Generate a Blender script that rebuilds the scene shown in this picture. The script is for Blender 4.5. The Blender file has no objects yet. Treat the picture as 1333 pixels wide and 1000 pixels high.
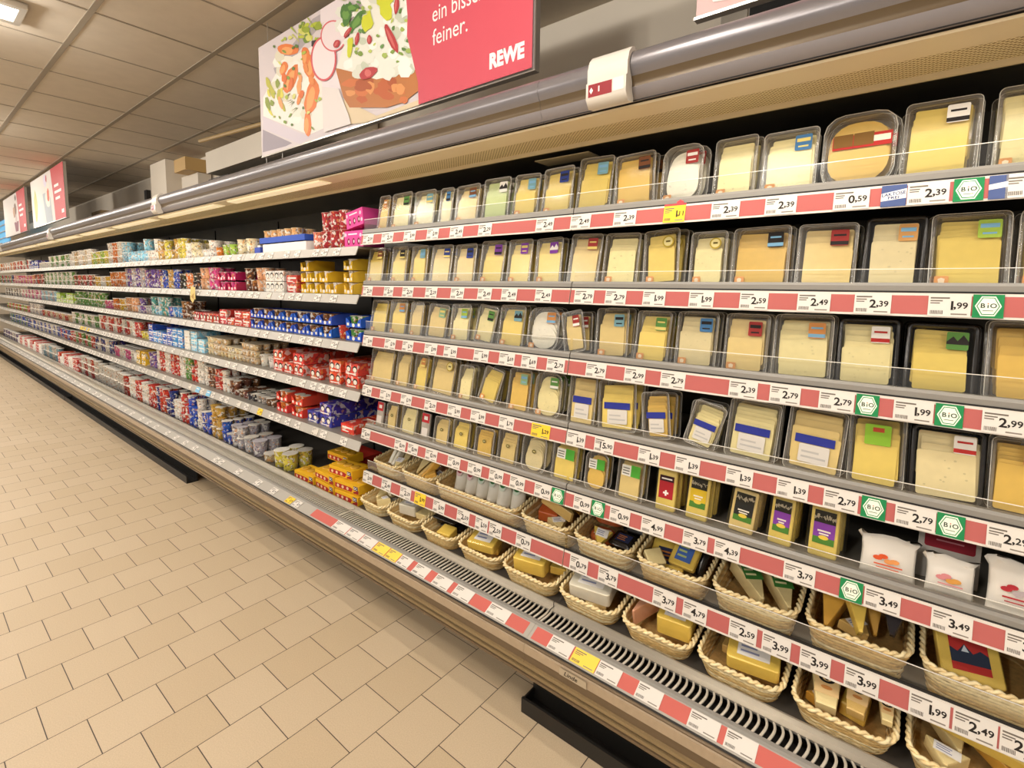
import bpy, math, random
from mathutils import Vector, Matrix
from math import sin, cos, pi, radians
random.seed(11)
SC = bpy.context.scene
COL = SC.collection
H = 1.49                      # eye height
F, CY = 649.7465, 439.2133    # focal length and principal row in pixels of the 1333 x 1000 frame

# ------------------------------------------------------------------ camera basis
def basis(yaw, pitch, roll):
    f = Vector((cos(pitch)*cos(yaw), cos(pitch)*sin(yaw), -sin(pitch)))
    r = Vector((sin(yaw), -cos(yaw), 0)); u = r.cross(f)
    return cos(roll)*r + sin(roll)*u, -sin(roll)*r + cos(roll)*u, f
CR, CU, CF = basis(radians(128.6598), radians(5.6218), radians(0.8552))
def ray(px, py): return CF*F + CR*(px-666.5) - CU*(py-CY)
def at_y(px, py, Y):          # measured position on the upright plane at depth Y
    d = ray(px, py); t = Y/d.y
    return d.x*t, H + d.z*t
def at_z(px, py, z):
    d = ray(px, py); t = (z-H)/d.z
    return d.x*t, d.y*t
def xz(x, z):                 # for a known height and X: unused pixel axis helper
    return x, z

# ------------------------------------------------------------------ colours and materials
def lin(c):
    return c/12.92 if c <= .04045 else ((c+.055)/1.055)**2.4
def hx(s):
    s = s.lstrip('#'); return tuple(lin(int(s[i:i+2], 16)/255) for i in (0, 2, 4))
def node_mat(name):
    m = bpy.data.materials.new(name); m.use_nodes = True
    nt = m.node_tree; b = nt.nodes['Principled BSDF']
    return m, nt, b
def simple(name, c, rough=.5, metal=0., noise=0., scale=20., bump=0., spec=None, coat=0.):
    m, nt, b = node_mat(name)
    c = hx(c) if isinstance(c, str) else c
    b.inputs['Roughness'].default_value = rough; b.inputs['Metallic'].default_value = metal
    if spec is not None: b.inputs['Specular IOR Level'].default_value = spec
    if coat: b.inputs['Coat Weight'].default_value = coat
    b.inputs['Base Color'].default_value = (*c, 1)
    if noise or bump:
        tc = nt.nodes.new('ShaderNodeTexCoord'); n = nt.nodes.new('ShaderNodeTexNoise')
        n.inputs['Scale'].default_value = scale; n.inputs['Detail'].default_value = 5
        nt.links.new(tc.outputs['Object'], n.inputs['Vector'])
        if noise:
            r = nt.nodes.new('ShaderNodeMixRGB'); r.blend_type = 'MULTIPLY'; r.inputs['Fac'].default_value = 1
            mp = nt.nodes.new('ShaderNodeMapRange'); mp.inputs['From Min'].default_value = .3; mp.inputs['From Max'].default_value = .7
            mp.inputs['To Min'].default_value = 1-noise; mp.inputs['To Max'].default_value = 1+noise*.4
            nt.links.new(n.outputs['Fac'], mp.inputs['Value'])
            r.inputs['Color1'].default_value = (*c, 1); nt.links.new(mp.outputs['Result'], r.inputs['Color2'])
            nt.links.new(r.outputs['Color'], b.inputs['Base Color'])
        if bump:
            bp = nt.nodes.new('ShaderNodeBump'); bp.inputs['Strength'].default_value = bump; bp.inputs['Distance'].default_value = .004
            nt.links.new(n.outputs['Fac'], bp.inputs['Height']); nt.links.new(bp.outputs['Normal'], b.inputs['Normal'])
    return m
def printed(name, rough=.42, busy=0., scale=45., spec=.4):
    """printed packaging: colour from the mesh's own 'Col' attribute; where its alpha is 1 it is multiplied by the object's colour;
    'busy' mixes in an all-over print pattern"""
    m, nt, b = node_mat(name); L = nt.links.new
    b.inputs['Roughness'].default_value = rough; b.inputs['Specular IOR Level'].default_value = spec
    a = nt.nodes.new('ShaderNodeAttribute'); a.attribute_name = 'Col'
    oi = nt.nodes.new('ShaderNodeObjectInfo')
    mul = nt.nodes.new('ShaderNodeMixRGB'); mul.blend_type = 'MULTIPLY'
    L(a.outputs['Alpha'], mul.inputs['Fac']); L(a.outputs['Color'], mul.inputs['Color1']); L(oi.outputs['Color'], mul.inputs['Color2'])
    out = mul.outputs['Color']
    if busy:
        tc = nt.nodes.new('ShaderNodeTexCoord')
        ad = nt.nodes.new('ShaderNodeVectorMath'); ad.operation = 'ADD'
        sc = nt.nodes.new('ShaderNodeVectorMath'); sc.operation = 'SCALE'; sc.inputs['Scale'].default_value = 30
        cmb = nt.nodes.new('ShaderNodeCombineXYZ'); L(oi.outputs['Random'], cmb.inputs['X']); L(oi.outputs['Random'], cmb.inputs['Z'])
        L(cmb.outputs['Vector'], sc.inputs[0]); L(tc.outputs['Object'], ad.inputs[0]); L(sc.outputs['Vector'], ad.inputs[1])
        for k, (scl, lo, colr, amt) in enumerate(((scale, .56, (.85, .82, .76), busy), (scale*1.7, .6, (.06, .03, .03), busy*.8), (scale*1.2, .63, (.75, .32, .08), busy*.8))):
            n = nt.nodes.new('ShaderNodeTexNoise'); n.inputs['Scale'].default_value = scl; n.inputs['Detail'].default_value = 1
            mp = nt.nodes.new('ShaderNodeVectorMath'); mp.operation = 'ADD'; mp.inputs[1].default_value = (7.3*k, 3.1*k, 1.7*k)
            L(ad.outputs['Vector'], mp.inputs[0]); L(mp.outputs['Vector'], n.inputs['Vector'])
            st = nt.nodes.new('ShaderNodeMapRange'); st.inputs['From Min'].default_value = lo; st.inputs['From Max'].default_value = lo+.02
            st.inputs['To Max'].default_value = amt
            L(n.outputs['Fac'], st.inputs['Value'])
            fm = nt.nodes.new('ShaderNodeMath'); fm.operation = 'MULTIPLY'; L(st.outputs['Result'], fm.inputs[0]); L(a.outputs['Alpha'], fm.inputs[1])
            mx = nt.nodes.new('ShaderNodeMixRGB'); L(fm.outputs['Value'], mx.inputs['Fac']); L(out, mx.inputs['Color1']); mx.inputs['Color2'].default_value = (*colr, 1)
            out = mx.outputs['Color']
    L(out, b.inputs['Base Color'])
    return m
def clear(name, tint=(1, 1, 1), refl=.1, rough=.08, edge=.5, haze=0.):
    """thin clear plastic: mostly see-through, a gloss that grows at grazing angles, a little milky haze"""
    m = bpy.data.materials.new(name); m.use_nodes = True; nt = m.node_tree; nt.nodes.clear(); L = nt.links.new
    o = nt.nodes.new('ShaderNodeOutputMaterial'); t = nt.nodes.new('ShaderNodeBsdfTransparent'); t.inputs['Color'].default_value = (*tint, 1)
    g = nt.nodes.new('ShaderNodeBsdfGlossy'); g.inputs['Roughness'].default_value = rough
    lw = nt.nodes.new('ShaderNodeLayerWeight'); lw.inputs['Blend'].default_value = .35
    mp = nt.nodes.new('ShaderNodeMapRange'); mp.inputs['To Min'].default_value = refl; mp.inputs['To Max'].default_value = edge
    L(lw.outputs['Facing'], mp.inputs['Value'])
    mx = nt.nodes.new('ShaderNodeMixShader'); L(mp.outputs['Result'], mx.inputs['Fac']); L(t.outputs['BSDF'], mx.inputs[1]); L(g.outputs['BSDF'], mx.inputs[2])
    last = mx
    if haze:
        d = nt.nodes.new('ShaderNodeBsdfDiffuse'); d.inputs['Color'].default_value = (.66, .60, .52, 1)
        m2 = nt.nodes.new('ShaderNodeMixShader'); m2.inputs['Fac'].default_value = haze
        L(mx.outputs['Shader'], m2.inputs[1]); L(d.outputs['BSDF'], m2.inputs[2]); last = m2
    L(last.outputs['Shader'], o.inputs['Surface'])
    return m
def emitter(name, c, s):
    m, nt, b = node_mat(name)
    b.inputs['Base Color'].default_value = (*hx(c), 1); b.inputs['Emission Color'].default_value = (*hx(c), 1); b.inputs['Emission Strength'].default_value = s
    return m

M = {}
M['print'] = printed('printed_plastic')
M['busy'] = printed('printed_packaging', busy=.85)
M['card'] = printed('printed_card', rough=.6, busy=.6, scale=26, spec=.25)
M['plaincard'] = printed('plain_card', rough=.65, spec=.2)
M['paper'] = printed('printed_paper', rough=.55, spec=.3)
M['rail'] = simple('grey_rail_plastic', '#a8a196', .45)
M['nosing'] = simple('shelf_front_grey', '#8b867e', .4)
M['shelfmetal'] = simple('shelf_sheet_metal', '#8f8a80', .45, .3)
M['dark'] = simple('black_gap', '#191512', .7)
M['back'] = simple('cabinet_back_liner', '#5d574a', .32, .35, noise=.25, scale=3)
M['deck'] = simple('cabinet_deck', '#55504a', .45, .3)
M['bump_beige'] = simple('bumper_champagne', '#b09c82', .38, .25, noise=.06, scale=60)
M['bump_brown'] = simple('bumper_brown', '#6d5a43', .4, .15)
M['bump_rib'] = simple('bumper_rib', '#86714f', .4, .2)
M['kick'] = simple('kick_black', '#16130f', .5)
M['gray_tube'] = simple('canopy_grey_metal', '#7d7879', .3, .35)
M['gray_low'] = simple('canopy_grey_lower', '#857e7d', .42, .2)
M['canopy_groove'] = simple('canopy_groove_bronze', '#5a4930', .42, .2)
M['cream'] = simple('canopy_cream_panel', '#e6d9ba', .5)
M['edge_white'] = simple('canopy_white_edge', '#ded0ae', .45)
M['clear'] = clear('clear_tray_plastic', (.97, .96, .94), .05, .16, .45, .20)
M['film'] = clear('clear_lid_film', (.99, .985, .975), .008, .22, .2, .006)
M['wrap'] = clear('cling_wrap', (.99, .985, .97), .02, .12, .3, .01)
M['plexi'] = clear('clear_acrylic', (.985, .99, .985), .03, .05, .4, .012)
M['plexi_edge'] = simple('acrylic_polished_edge', '#f3eee2', .2, 0)  # off-white colour stands in for light caught along clear edges
M['blacktray'] = simple('black_tray_plastic', '#231e1a', .22)
M['white'] = simple('white_plastic', '#d9d1c4', .35)
M['foil'] = simple('foil_lid', '#d8d3c8', .3, .55, bump=.15, scale=90)
M['wall'] = simple('painted_wall', '#e9ddca', .8, noise=.04, scale=2)
M['ceil'] = simple('ceiling_tile', '#cfc3b1', .9, noise=.05, scale=9)
M['tbar'] = simple('ceiling_grid_metal', '#958a79', .6)
M['steel'] = simple('brushed_steel', '#bdb6aa', .3, .7)
M['grille_bar'] = simple('grille_bar_cream', '#cdc4b3', .4, .2)
M['lamp'] = emitter('lamp_diffuser', '#fff6e8', 9)
M['tube'] = emitter('canopy_tube_light', '#ffeec4', .75)
M['blueglow'] = emitter('backlit_blue_panel', '#6fb9e6', .7)

def cheese_mat():
    m, nt, b = node_mat('cheese'); L = nt.links.new
    b.inputs['Roughness'].default_value = .45
    b.inputs['Subsurface Weight'].default_value = 0
    a = nt.nodes.new('ShaderNodeAttribute'); a.attribute_name = 'Col'
    oi = nt.nodes.new('ShaderNodeObjectInfo'); tc = nt.nodes.new('ShaderNodeTexCoord')
    mul = nt.nodes.new('ShaderNodeMixRGB'); mul.blend_type = 'MULTIPLY'
    L(a.outputs['Alpha'], mul.inputs['Fac']); L(a.outputs['Color'], mul.inputs['Color1']); L(oi.outputs['Color'], mul.inputs['Color2'])
    n = nt.nodes.new('ShaderNodeTexNoise'); n.inputs['Scale'].default_value = 40
    L(tc.outputs['Object'], n.inputs['Vector'])
    mp = nt.nodes.new('ShaderNodeMapRange'); mp.inputs['To Min'].default_value = .9; mp.inputs['To Max'].default_value = 1.06
    L(n.outputs['Fac'], mp.inputs['Value'])
    m2 = nt.nodes.new('ShaderNodeMixRGB'); m2.blend_type = 'MULTIPLY'; m2.inputs['Fac'].default_value = 1
    L(mul.outputs['Color'], m2.inputs['Color1']); L(mp.outputs['Result'], m2.inputs['Color2'])
    L(m2.outputs['Color'], b.inputs['Base Color'])
    return m
M['cheese'] = cheese_mat()
def wicker_mat():
    m, nt, b = node_mat('wicker'); L = nt.links.new
    b.inputs['Roughness'].default_value = .55
    a = nt.nodes.new('ShaderNodeAttribute'); a.attribute_name = 'Col'
    tc = nt.nodes.new('ShaderNodeTexCoord'); n = nt.nodes.new('ShaderNodeTexNoise'); n.inputs['Scale'].default_value = 90; n.inputs['Detail'].default_value = 3
    L(tc.outputs['Object'], n.inputs['Vector'])
    mp = nt.nodes.new('ShaderNodeMapRange'); mp.inputs['From Min'].default_value = .3; mp.inputs['From Max'].default_value = .7
    mp.inputs['To Min'].default_value = .8; mp.inputs['To Max'].default_value = 1.1
    L(n.outputs['Fac'], mp.inputs['Value'])
    m2 = nt.nodes.new('ShaderNodeMixRGB'); m2.blend_type = 'MULTIPLY'; m2.inputs['Fac'].default_value = 1
    L(a.outputs['Color'], m2.inputs['Color1']); L(mp.outputs['Result'], m2.inputs['Color2']); L(m2.outputs['Color'], b.inputs['Base Color'])
    return m
M['wicker'] = wicker_mat()
def floor_mat():
    m, nt, b = node_mat('floor_tiles'); L = nt.links.new
    tc = nt.nodes.new('ShaderNodeTexCoord'); sp = nt.nodes.new('ShaderNodeSeparateXYZ'); cb = nt.nodes.new('ShaderNodeCombineXYZ')
    L(tc.outputs['Object'], sp.inputs[0])
    ax = nt.nodes.new('ShaderNodeMath'); ax.inputs[1].default_value = 1.303 + .1995*40; L(sp.outputs['X'], ax.inputs[0])
    ay = nt.nodes.new('ShaderNodeMath'); ay.inputs[1].default_value = -.828 + .1995*20; L(sp.outputs['Y'], ay.inputs[0])
    L(ay.outputs[0], cb.inputs['X']); L(ax.outputs[0], cb.inputs['Y'])
    br = nt.nodes.new('ShaderNodeTexBrick'); br.offset = .5; br.offset_frequency = 2; br.squash = 1
    br.inputs['Scale'].default_value = 1; br.inputs['Brick Width'].default_value = .1995; br.inputs['Row Height'].default_value = .1995
    br.inputs['Mortar Size'].default_value = .0016; br.inputs['Mortar Smooth'].default_value = .2; br.inputs['Bias'].default_value = 0
    br.inputs['Color1'].default_value = (*hx('#c3af92'), 1); br.inputs['Color2'].default_value = (*hx('#bca788'), 1); br.inputs['Mortar'].default_value = (*hx('#3a2e22'), 1)
    L(cb.outputs[0], br.inputs['Vector'])
    n = nt.nodes.new('ShaderNodeTexNoise'); n.inputs['Scale'].default_value = 260; n.inputs['Detail'].default_value = 3; L(tc.outputs['Object'], n.inputs['Vector'])
    mp = nt.nodes.new('ShaderNodeMapRange'); mp.inputs['From Min'].default_value = .3; mp.inputs['From Max'].default_value = .7; mp.inputs['To Min'].default_value = .9; mp.inputs['To Max'].default_value = 1.06
    L(n.outputs['Fac'], mp.inputs['Value'])
    mm = nt.nodes.new('ShaderNodeMixRGB'); mm.blend_type = 'MULTIPLY'; mm.inputs['Fac'].default_value = 1
    L(br.outputs['Color'], mm.inputs['Color1']); L(mp.outputs['Result'], mm.inputs['Color2']); L(mm.outputs['Color'], b.inputs['Base Color'])
    b.inputs['Roughness'].default_value = .5
    bp = nt.nodes.new('ShaderNodeBump'); bp.inputs['Strength'].default_value = .4; bp.inputs['Distance'].default_value = .002; bp.invert = True
    L(br.outputs['Fac'], bp.inputs['Height']); L(bp.outputs['Normal'], b.inputs['Normal'])
    return m
M['floor'] = floor_mat()
def mesh_mat():
    """honeycomb of the air outlet"""
    m, nt, b = node_mat('honeycomb_outlet'); L = nt.links.new
    tc = nt.nodes.new('ShaderNodeTexCoord'); mp = nt.nodes.new('ShaderNodeMapping'); mp.inputs['Rotation'].default_value = (0, 0, radians(45)); mp.inputs['Scale'].default_value = (1, 1, 1)
    L(tc.outputs['Object'], mp.inputs['Vector'])
    ck = nt.nodes.new('ShaderNodeTexBrick'); ck.offset = 0; ck.inputs['Scale'].default_value = 1; ck.inputs['Brick Width'].default_value = .0095; ck.inputs['Row Height'].default_value = .0095
    ck.inputs['Mortar Size'].default_value = .0016; ck.inputs['Mortar Smooth'].default_value = .1
    ck.inputs['Color1'].default_value = (*hx('#94805a'), 1); ck.inputs['Color2'].default_value = (*hx('#a08b62'), 1); ck.inputs['Mortar'].default_value = (*hx('#ecdfb8'), 1)
    L(mp.outputs['Vector'], ck.inputs['Vector']); L(ck.outputs['Color'], b.inputs['Base Color']); b.inputs['Roughness'].default_value = .5
    return m
M['honey'] = mesh_mat()

# ------------------------------------------------------------------ mesh builder
class MB:
    def __init__(s): s.v = []; s.f = []; s.m = []; s.c = []; s.sm = []; s.mats = []; s.col = (1, 1, 1, 1); s.cur = 0; s.smooth = False
    def mat(s, m):
        if m not in s.mats: s.mats.append(m)
        s.cur = s.mats.index(m); return s
    def color(s, c, tint=0):
        c = hx(c) if isinstance(c, str) else c
        s.col = (c[0], c[1], c[2], tint); return s
    def add(s, vs, fs, M4=None):
        o = len(s.v)
        for p in vs:
            p = Vector(p); s.v.append(M4 @ p if M4 else p)
        for f in fs:
            s.f.append([i+o for i in f]); s.m.append(s.cur); s.c.append(s.col); s.sm.append(s.smooth)
        return s
    def box(s, x0, x1, y0, y1, z0, z1, M4=None):
        vs = [(x, y, z) for x in (x0, x1) for y in (y0, y1) for z in (z0, z1)]
        return s.add(vs, [(0, 1, 3, 2), (4, 6, 7, 5), (0, 4, 5, 1), (2, 3, 7, 6), (0, 2, 6, 4), (1, 5, 7, 3)], M4)
    def rings(s, rings, closed=True, cap0=False, cap1=False, M4=None):
        n = len(rings[0]); vs = [p for r in rings for p in r]; fs = []
        for k in range(len(rings)-1):
            for i in range(n if closed else n-1):
                j = (i+1) % n
                fs.append((k*n+i, k*n+j, (k+1)*n+j, (k+1)*n+i))
        if cap0: fs.append(tuple(range(n-1, -1, -1)))
        if cap1: fs.append(tuple(range((len(rings)-1)*n, len(rings)*n)))
        return s.add(vs, fs, M4)
    def lathe(s, prof, n=18, cap0=True, cap1=False, M4=None):
        return s.rings([[(r*cos(2*pi*i/n), r*sin(2*pi*i/n), z) for i in range(n)] for r, z in prof], True, cap0, cap1, M4)
    def prof_x(s, prof, x0, x1, M4=None, caps=True):     # extrude a (y,z) polyline along X
        n = len(prof); vs = [(x0, y, z) for y, z in prof] + [(x1, y, z) for y, z in prof]
        fs = [(i, i+1, n+i+1, n+i) for i in range(n-1)]
        return s.add(vs, fs, M4)
    def solid_x(s, prof, x0, x1, M4=None):
        n = len(prof); vs = [(x0, y, z) for y, z in prof] + [(x1, y, z) for y, z in prof]
        fs = [(i, (i+1) % n, n+(i+1) % n, n+i) for i in range(n)] + [tuple(range(n-1, -1, -1)), tuple(range(n, 2*n))]
        return s.add(vs, fs, M4)
    def quad_xz(s, x0, x1, z0, z1, y, M4=None):          # facing -Y
        return s.add([(x0, y, z0), (x1, y, z0), (x1, y, z1), (x0, y, z1)], [(0, 1, 2, 3)], M4)
    def poly_xz(s, pts, y, M4=None):
        return s.add([(x, y, z) for x, z in pts], [tuple(range(len(pts)))], M4)
    def tube(s, pts, r, n=8, closed=False, M4=None):
        P = [Vector(p) for p in pts]; rs = []
        for i, p in enumerate(P):
            a = P[(i-1) % len(P)] if closed or i > 0 else p; b = P[(i+1) % len(P)] if closed or i < len(P)-1 else p
            t = (b-a).normalized(); u = t.cross(Vector((0, 0, 1)))
            if u.length < 1e-3: u = Vector((1, 0, 0))
            u.normalize(); w = t.cross(u)
            rs.append([p + (u*cos(2*pi*k/n)+w*sin(2*pi*k/n))*r for k in range(n)])
        if closed: rs.append(rs[0])
        return s.rings(rs, True, not closed, not closed, M4)
    def mesh(s, name):
        me = bpy.data.meshes.new(name); me.from_pydata([tuple(p) for p in s.v], [], s.f)
        for m in s.mats: me.materials.append(m)
        me.polygons.foreach_set('material_index', s.m); me.polygons.foreach_set('use_smooth', s.sm)
        ca = me.color_attributes.new('Col', 'FLOAT_COLOR', 'CORNER')
        buf = []
        for f, c in zip(s.f, s.c): buf.extend(c*len(f))
        ca.data.foreach_set('color', buf)
        me.update(); return me
def link(name, me, parent=None, loc=None, color=None):
    o = bpy.data.objects.new(name, me); COL.objects.link(o)
    if parent: o.parent = parent
    if loc: o.location = loc
    if color: o.color = (*(hx(color) if isinstance(color, str) else color), 1)
    return o
def tag(o, label=None, cat=None, group=None, kind=None):
    if label: o['label'] = label
    if cat: o['category'] = cat
    if group: o['group'] = group
    if kind: o['kind'] = kind
    return o
def thing(name, label, cat, loc=(0, 0, 0), rot=(0, 0, 0), group=None):
    o = bpy.data.objects.new(name, None); COL.objects.link(o); o.empty_display_size = .05
    o.location = loc; o.rotation_euler = rot
    return tag(o, label, cat, group)
def dup(o, loc, rot=None, label=None, group=None):
    c = o.copy(); COL.objects.link(c); c.location = loc
    if rot: c.rotation_euler = rot
    if label: c['label'] = label
    if group: c['group'] = group
    for ch in list(o.children):
        d = ch.copy(); COL.objects.link(d); d.parent = c
        for g in list(ch.children):
            e = g.copy(); COL.objects.link(e); e.parent = d
    return c
def rrect(x0, x1, z0, z1, r, n=4):
    pts = []
    for cx, cz, a in ((x1-r, z0+r, -90), (x1-r, z1-r, 0), (x0+r, z1-r, 90), (x0+r, z0+r, 180)):
        for k in range(n+1):
            t = radians(a + 90*k/n); pts.append((cx+r*cos(t), cz+r*sin(t)))
    return pts
ORD = ['first', 'second', 'third', 'fourth', 'fifth', 'sixth', 'seventh', 'eighth', 'ninth', 'tenth', 'eleventh', 'twelfth', 'thirteenth', 'fourteenth', 'fifteenth',
       'sixteenth', 'seventeenth', 'eighteenth', 'nineteenth', 'twentieth']
def nth(n):
    if n <= 20: return ORD[n-1]
    suf = 'th' if 10 < n % 100 < 14 else {1: 'st', 2: 'nd', 3: 'rd'}.get(n % 10, 'th')
    return f'{n}{suf}'

# text as flat mesh -------------------------------------------------
_tx = {}
def text_geo(body, bold=0., shear=0.):
    k = (body, bold, shear)
    if k not in _tx:
        cu = bpy.data.curves.new('lettering', 'FONT'); cu.body = body; cu.size = 1; cu.offset = bold; cu.shear = shear; cu.resolution_u = 3
        ob = bpy.data.objects.new('lettering', cu); COL.objects.link(ob)
        bpy.context.view_layer.update()
        dg = bpy.context.evaluated_depsgraph_get(); me = bpy.data.meshes.new_from_object(ob.evaluated_get(dg))
        vs = [v.co.copy() for v in me.vertices]; fs = [tuple(p.vertices) for p in me.polygons]
        bpy.data.objects.remove(ob); bpy.data.curves.remove(cu); bpy.data.meshes.remove(me)
        x0 = min(v.x for v in vs); x1 = max(v.x for v in vs); y0 = min(v.y for v in vs); y1 = max(v.y for v in vs)
        _tx[k] = (vs, fs, x0, x1, y0, y1)
    return _tx[k]
def put_text(mb, body, x, z, y, h=None, w=None, bold=0., shear=0., M4=None, anchor='l', skew=0.):
    """lettering standing in the XZ plane at depth y; h cap height, w total width (either keeps the aspect)"""
    vs, fs, x0, x1, y0, y1 = text_geo(body, bold, shear)
    sx = sz = None
    if h: sz = h/(y1-y0)
    if w: sx = w/(x1-x0)
    sx = sx or sz; sz = sz or sx
    ox = x - (0 if anchor == 'l' else (x1-x0)*sx if anchor == 'r' else (x1-x0)*sx/2)
    mb.add([(ox+(v.x-x0)*sx, y, z+(v.y-y0)*sz+skew*(v.x-x0)*sx) for v in vs], fs, M4)
    return (x1-x0)*sx

# ================================================================== SETTING
XL, XR, XEND = -16.0, 1.555, -21.0
YB = 2.46; ZC = 2.985
def structure(name, mb):
    return tag(link(name, mb.mesh(name)), kind='structure')
b = MB().mat(M['floor']); b.box(XEND, 4.0, -3.4, YB, -.05, 0); structure('floor', b)
b = MB().mat(M['ceil']); b.box(XEND, 4.0, -3.4, YB, ZC, ZC+.05); structure('ceiling', b)
b = MB().mat(M['wall']); b.box(XEND, 4.0, YB, YB+.1, 0, ZC); structure('wall_back', b)
b = MB().mat(M['wall']); b.box(XEND-.1, XEND, -3.4, YB, 0, ZC); structure('wall_left', b)
b = MB().mat(M['tbar'])
for k in range(-4, 7):
    y = .187 + .625*k - .0
    if -3.3 < y < YB-.02: b.box(XEND, 4, y-.015, y+.015, ZC-.004, ZC)
structure('trim_1', b)
b = MB().mat(M['tbar'])
k = 0
x = -3.05 + .625*11
while x > XEND:
    b.box(x-.007, x+.007, -3.4, YB, ZC-.003, ZC-.0005); x -= .625
structure('trim_2', b)

# ceiling lamps: long louvre lights set into the grid across the aisle
lampx = [2.25, -.875, -4.0, -7.125, -10.25, -13.375, -16.5]
for i, (x, ly) in enumerate([(x, -.05) for x in lampx]+[(x, -2.55) for x in lampx[:6]]):  # second row is unseen, added to brighten the baskets and wall
    t = thing('ceiling_light', None, 'ceiling light', (x, ly, ZC-.004), group='ceiling lights across the aisle')
    t['label'] = ('bright rectangular ceiling light in a grey frame at the top corner' if i == 2 else
                  f'rectangular ceiling light set across the aisle, {nth(i+1)} along the grid' if i < 7 else f'rectangular ceiling light of the neighbouring aisle, {nth(i-6)} along the grid')
    fr = MB().mat(M['steel'])
    for a in ((-.14, -.1, -.63, .63), (.1, .14, -.63, .63), (-.1, .1, -.63, -.6), (-.1, .1, .6, .63)):
        fr.box(a[0], a[1], a[2], a[3], -.03, 0)
    link('frame', fr.mesh('lamp_frame'), t)
    df = MB().mat(M['lamp']); df.box(-.1, .1, -.6, .6, -.022, -.012); link('diffuser', df.mesh('lamp_diffuser'), t)
    L = bpy.data.lights.new('lamp_light', 'AREA'); L.shape = 'RECTANGLE'; L.size = .2; L.size_y = 1.2; L.energy = 20 if i < 7 else 62; L.color = (1, .955, .89)
    lo = bpy.data.objects.new('lamp_light', L); COL.objects.link(lo); lo.location = (x, ly, ZC-.04)
    for yy in (ly-.35, ly+.35):      # light leaving the sides of the bowl
        L = bpy.data.lights.new('lamp_spill', 'POINT'); L.shadow_soft_size = .07; L.energy = 40 if i < 7 else 60; L.color = (1, .955, .89)
        lo = bpy.data.objects.new('lamp_spill', L); COL.objects.link(lo); lo.location = (x, yy, ZC-.105)

# ================================================================== CABINETS
SEAM = -.945
cabs = [(SEAM, XR), (SEAM-3.75, SEAM), (SEAM-7.5, SEAM-3.75), (SEAM-11.25, SEAM-7.5), (SEAM-15, SEAM-11.25)]
cab_labels = ['refrigerated cabinet holding the sliced cheese, with a long grey canopy', 'refrigerated cabinet spanning the last cheese shelves and the nearest dairy shelves',
              'refrigerated dairy cabinet behind the second price display', 'refrigerated dairy cabinet further down the aisle', 'farthest refrigerated dairy cabinet at the end of the aisle']
def canopy_profile():
    return [(1.335, 2.006), (1.325, 2.006), (1.317, 2.014), (1.309, 2.028), (1.306, 2.040), (1.307, 2.046), (1.306, 2.052), (1.300, 2.066), (1.294, 2.076),
            (1.289, 2.086), (1.287, 2.096), (1.2885, 2.107), (1.293, 2.118), (1.301, 2.128), (1.314, 2.136), (1.332, 2.141), (1.36, 2.143), (2.06, 2.143)]
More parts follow.
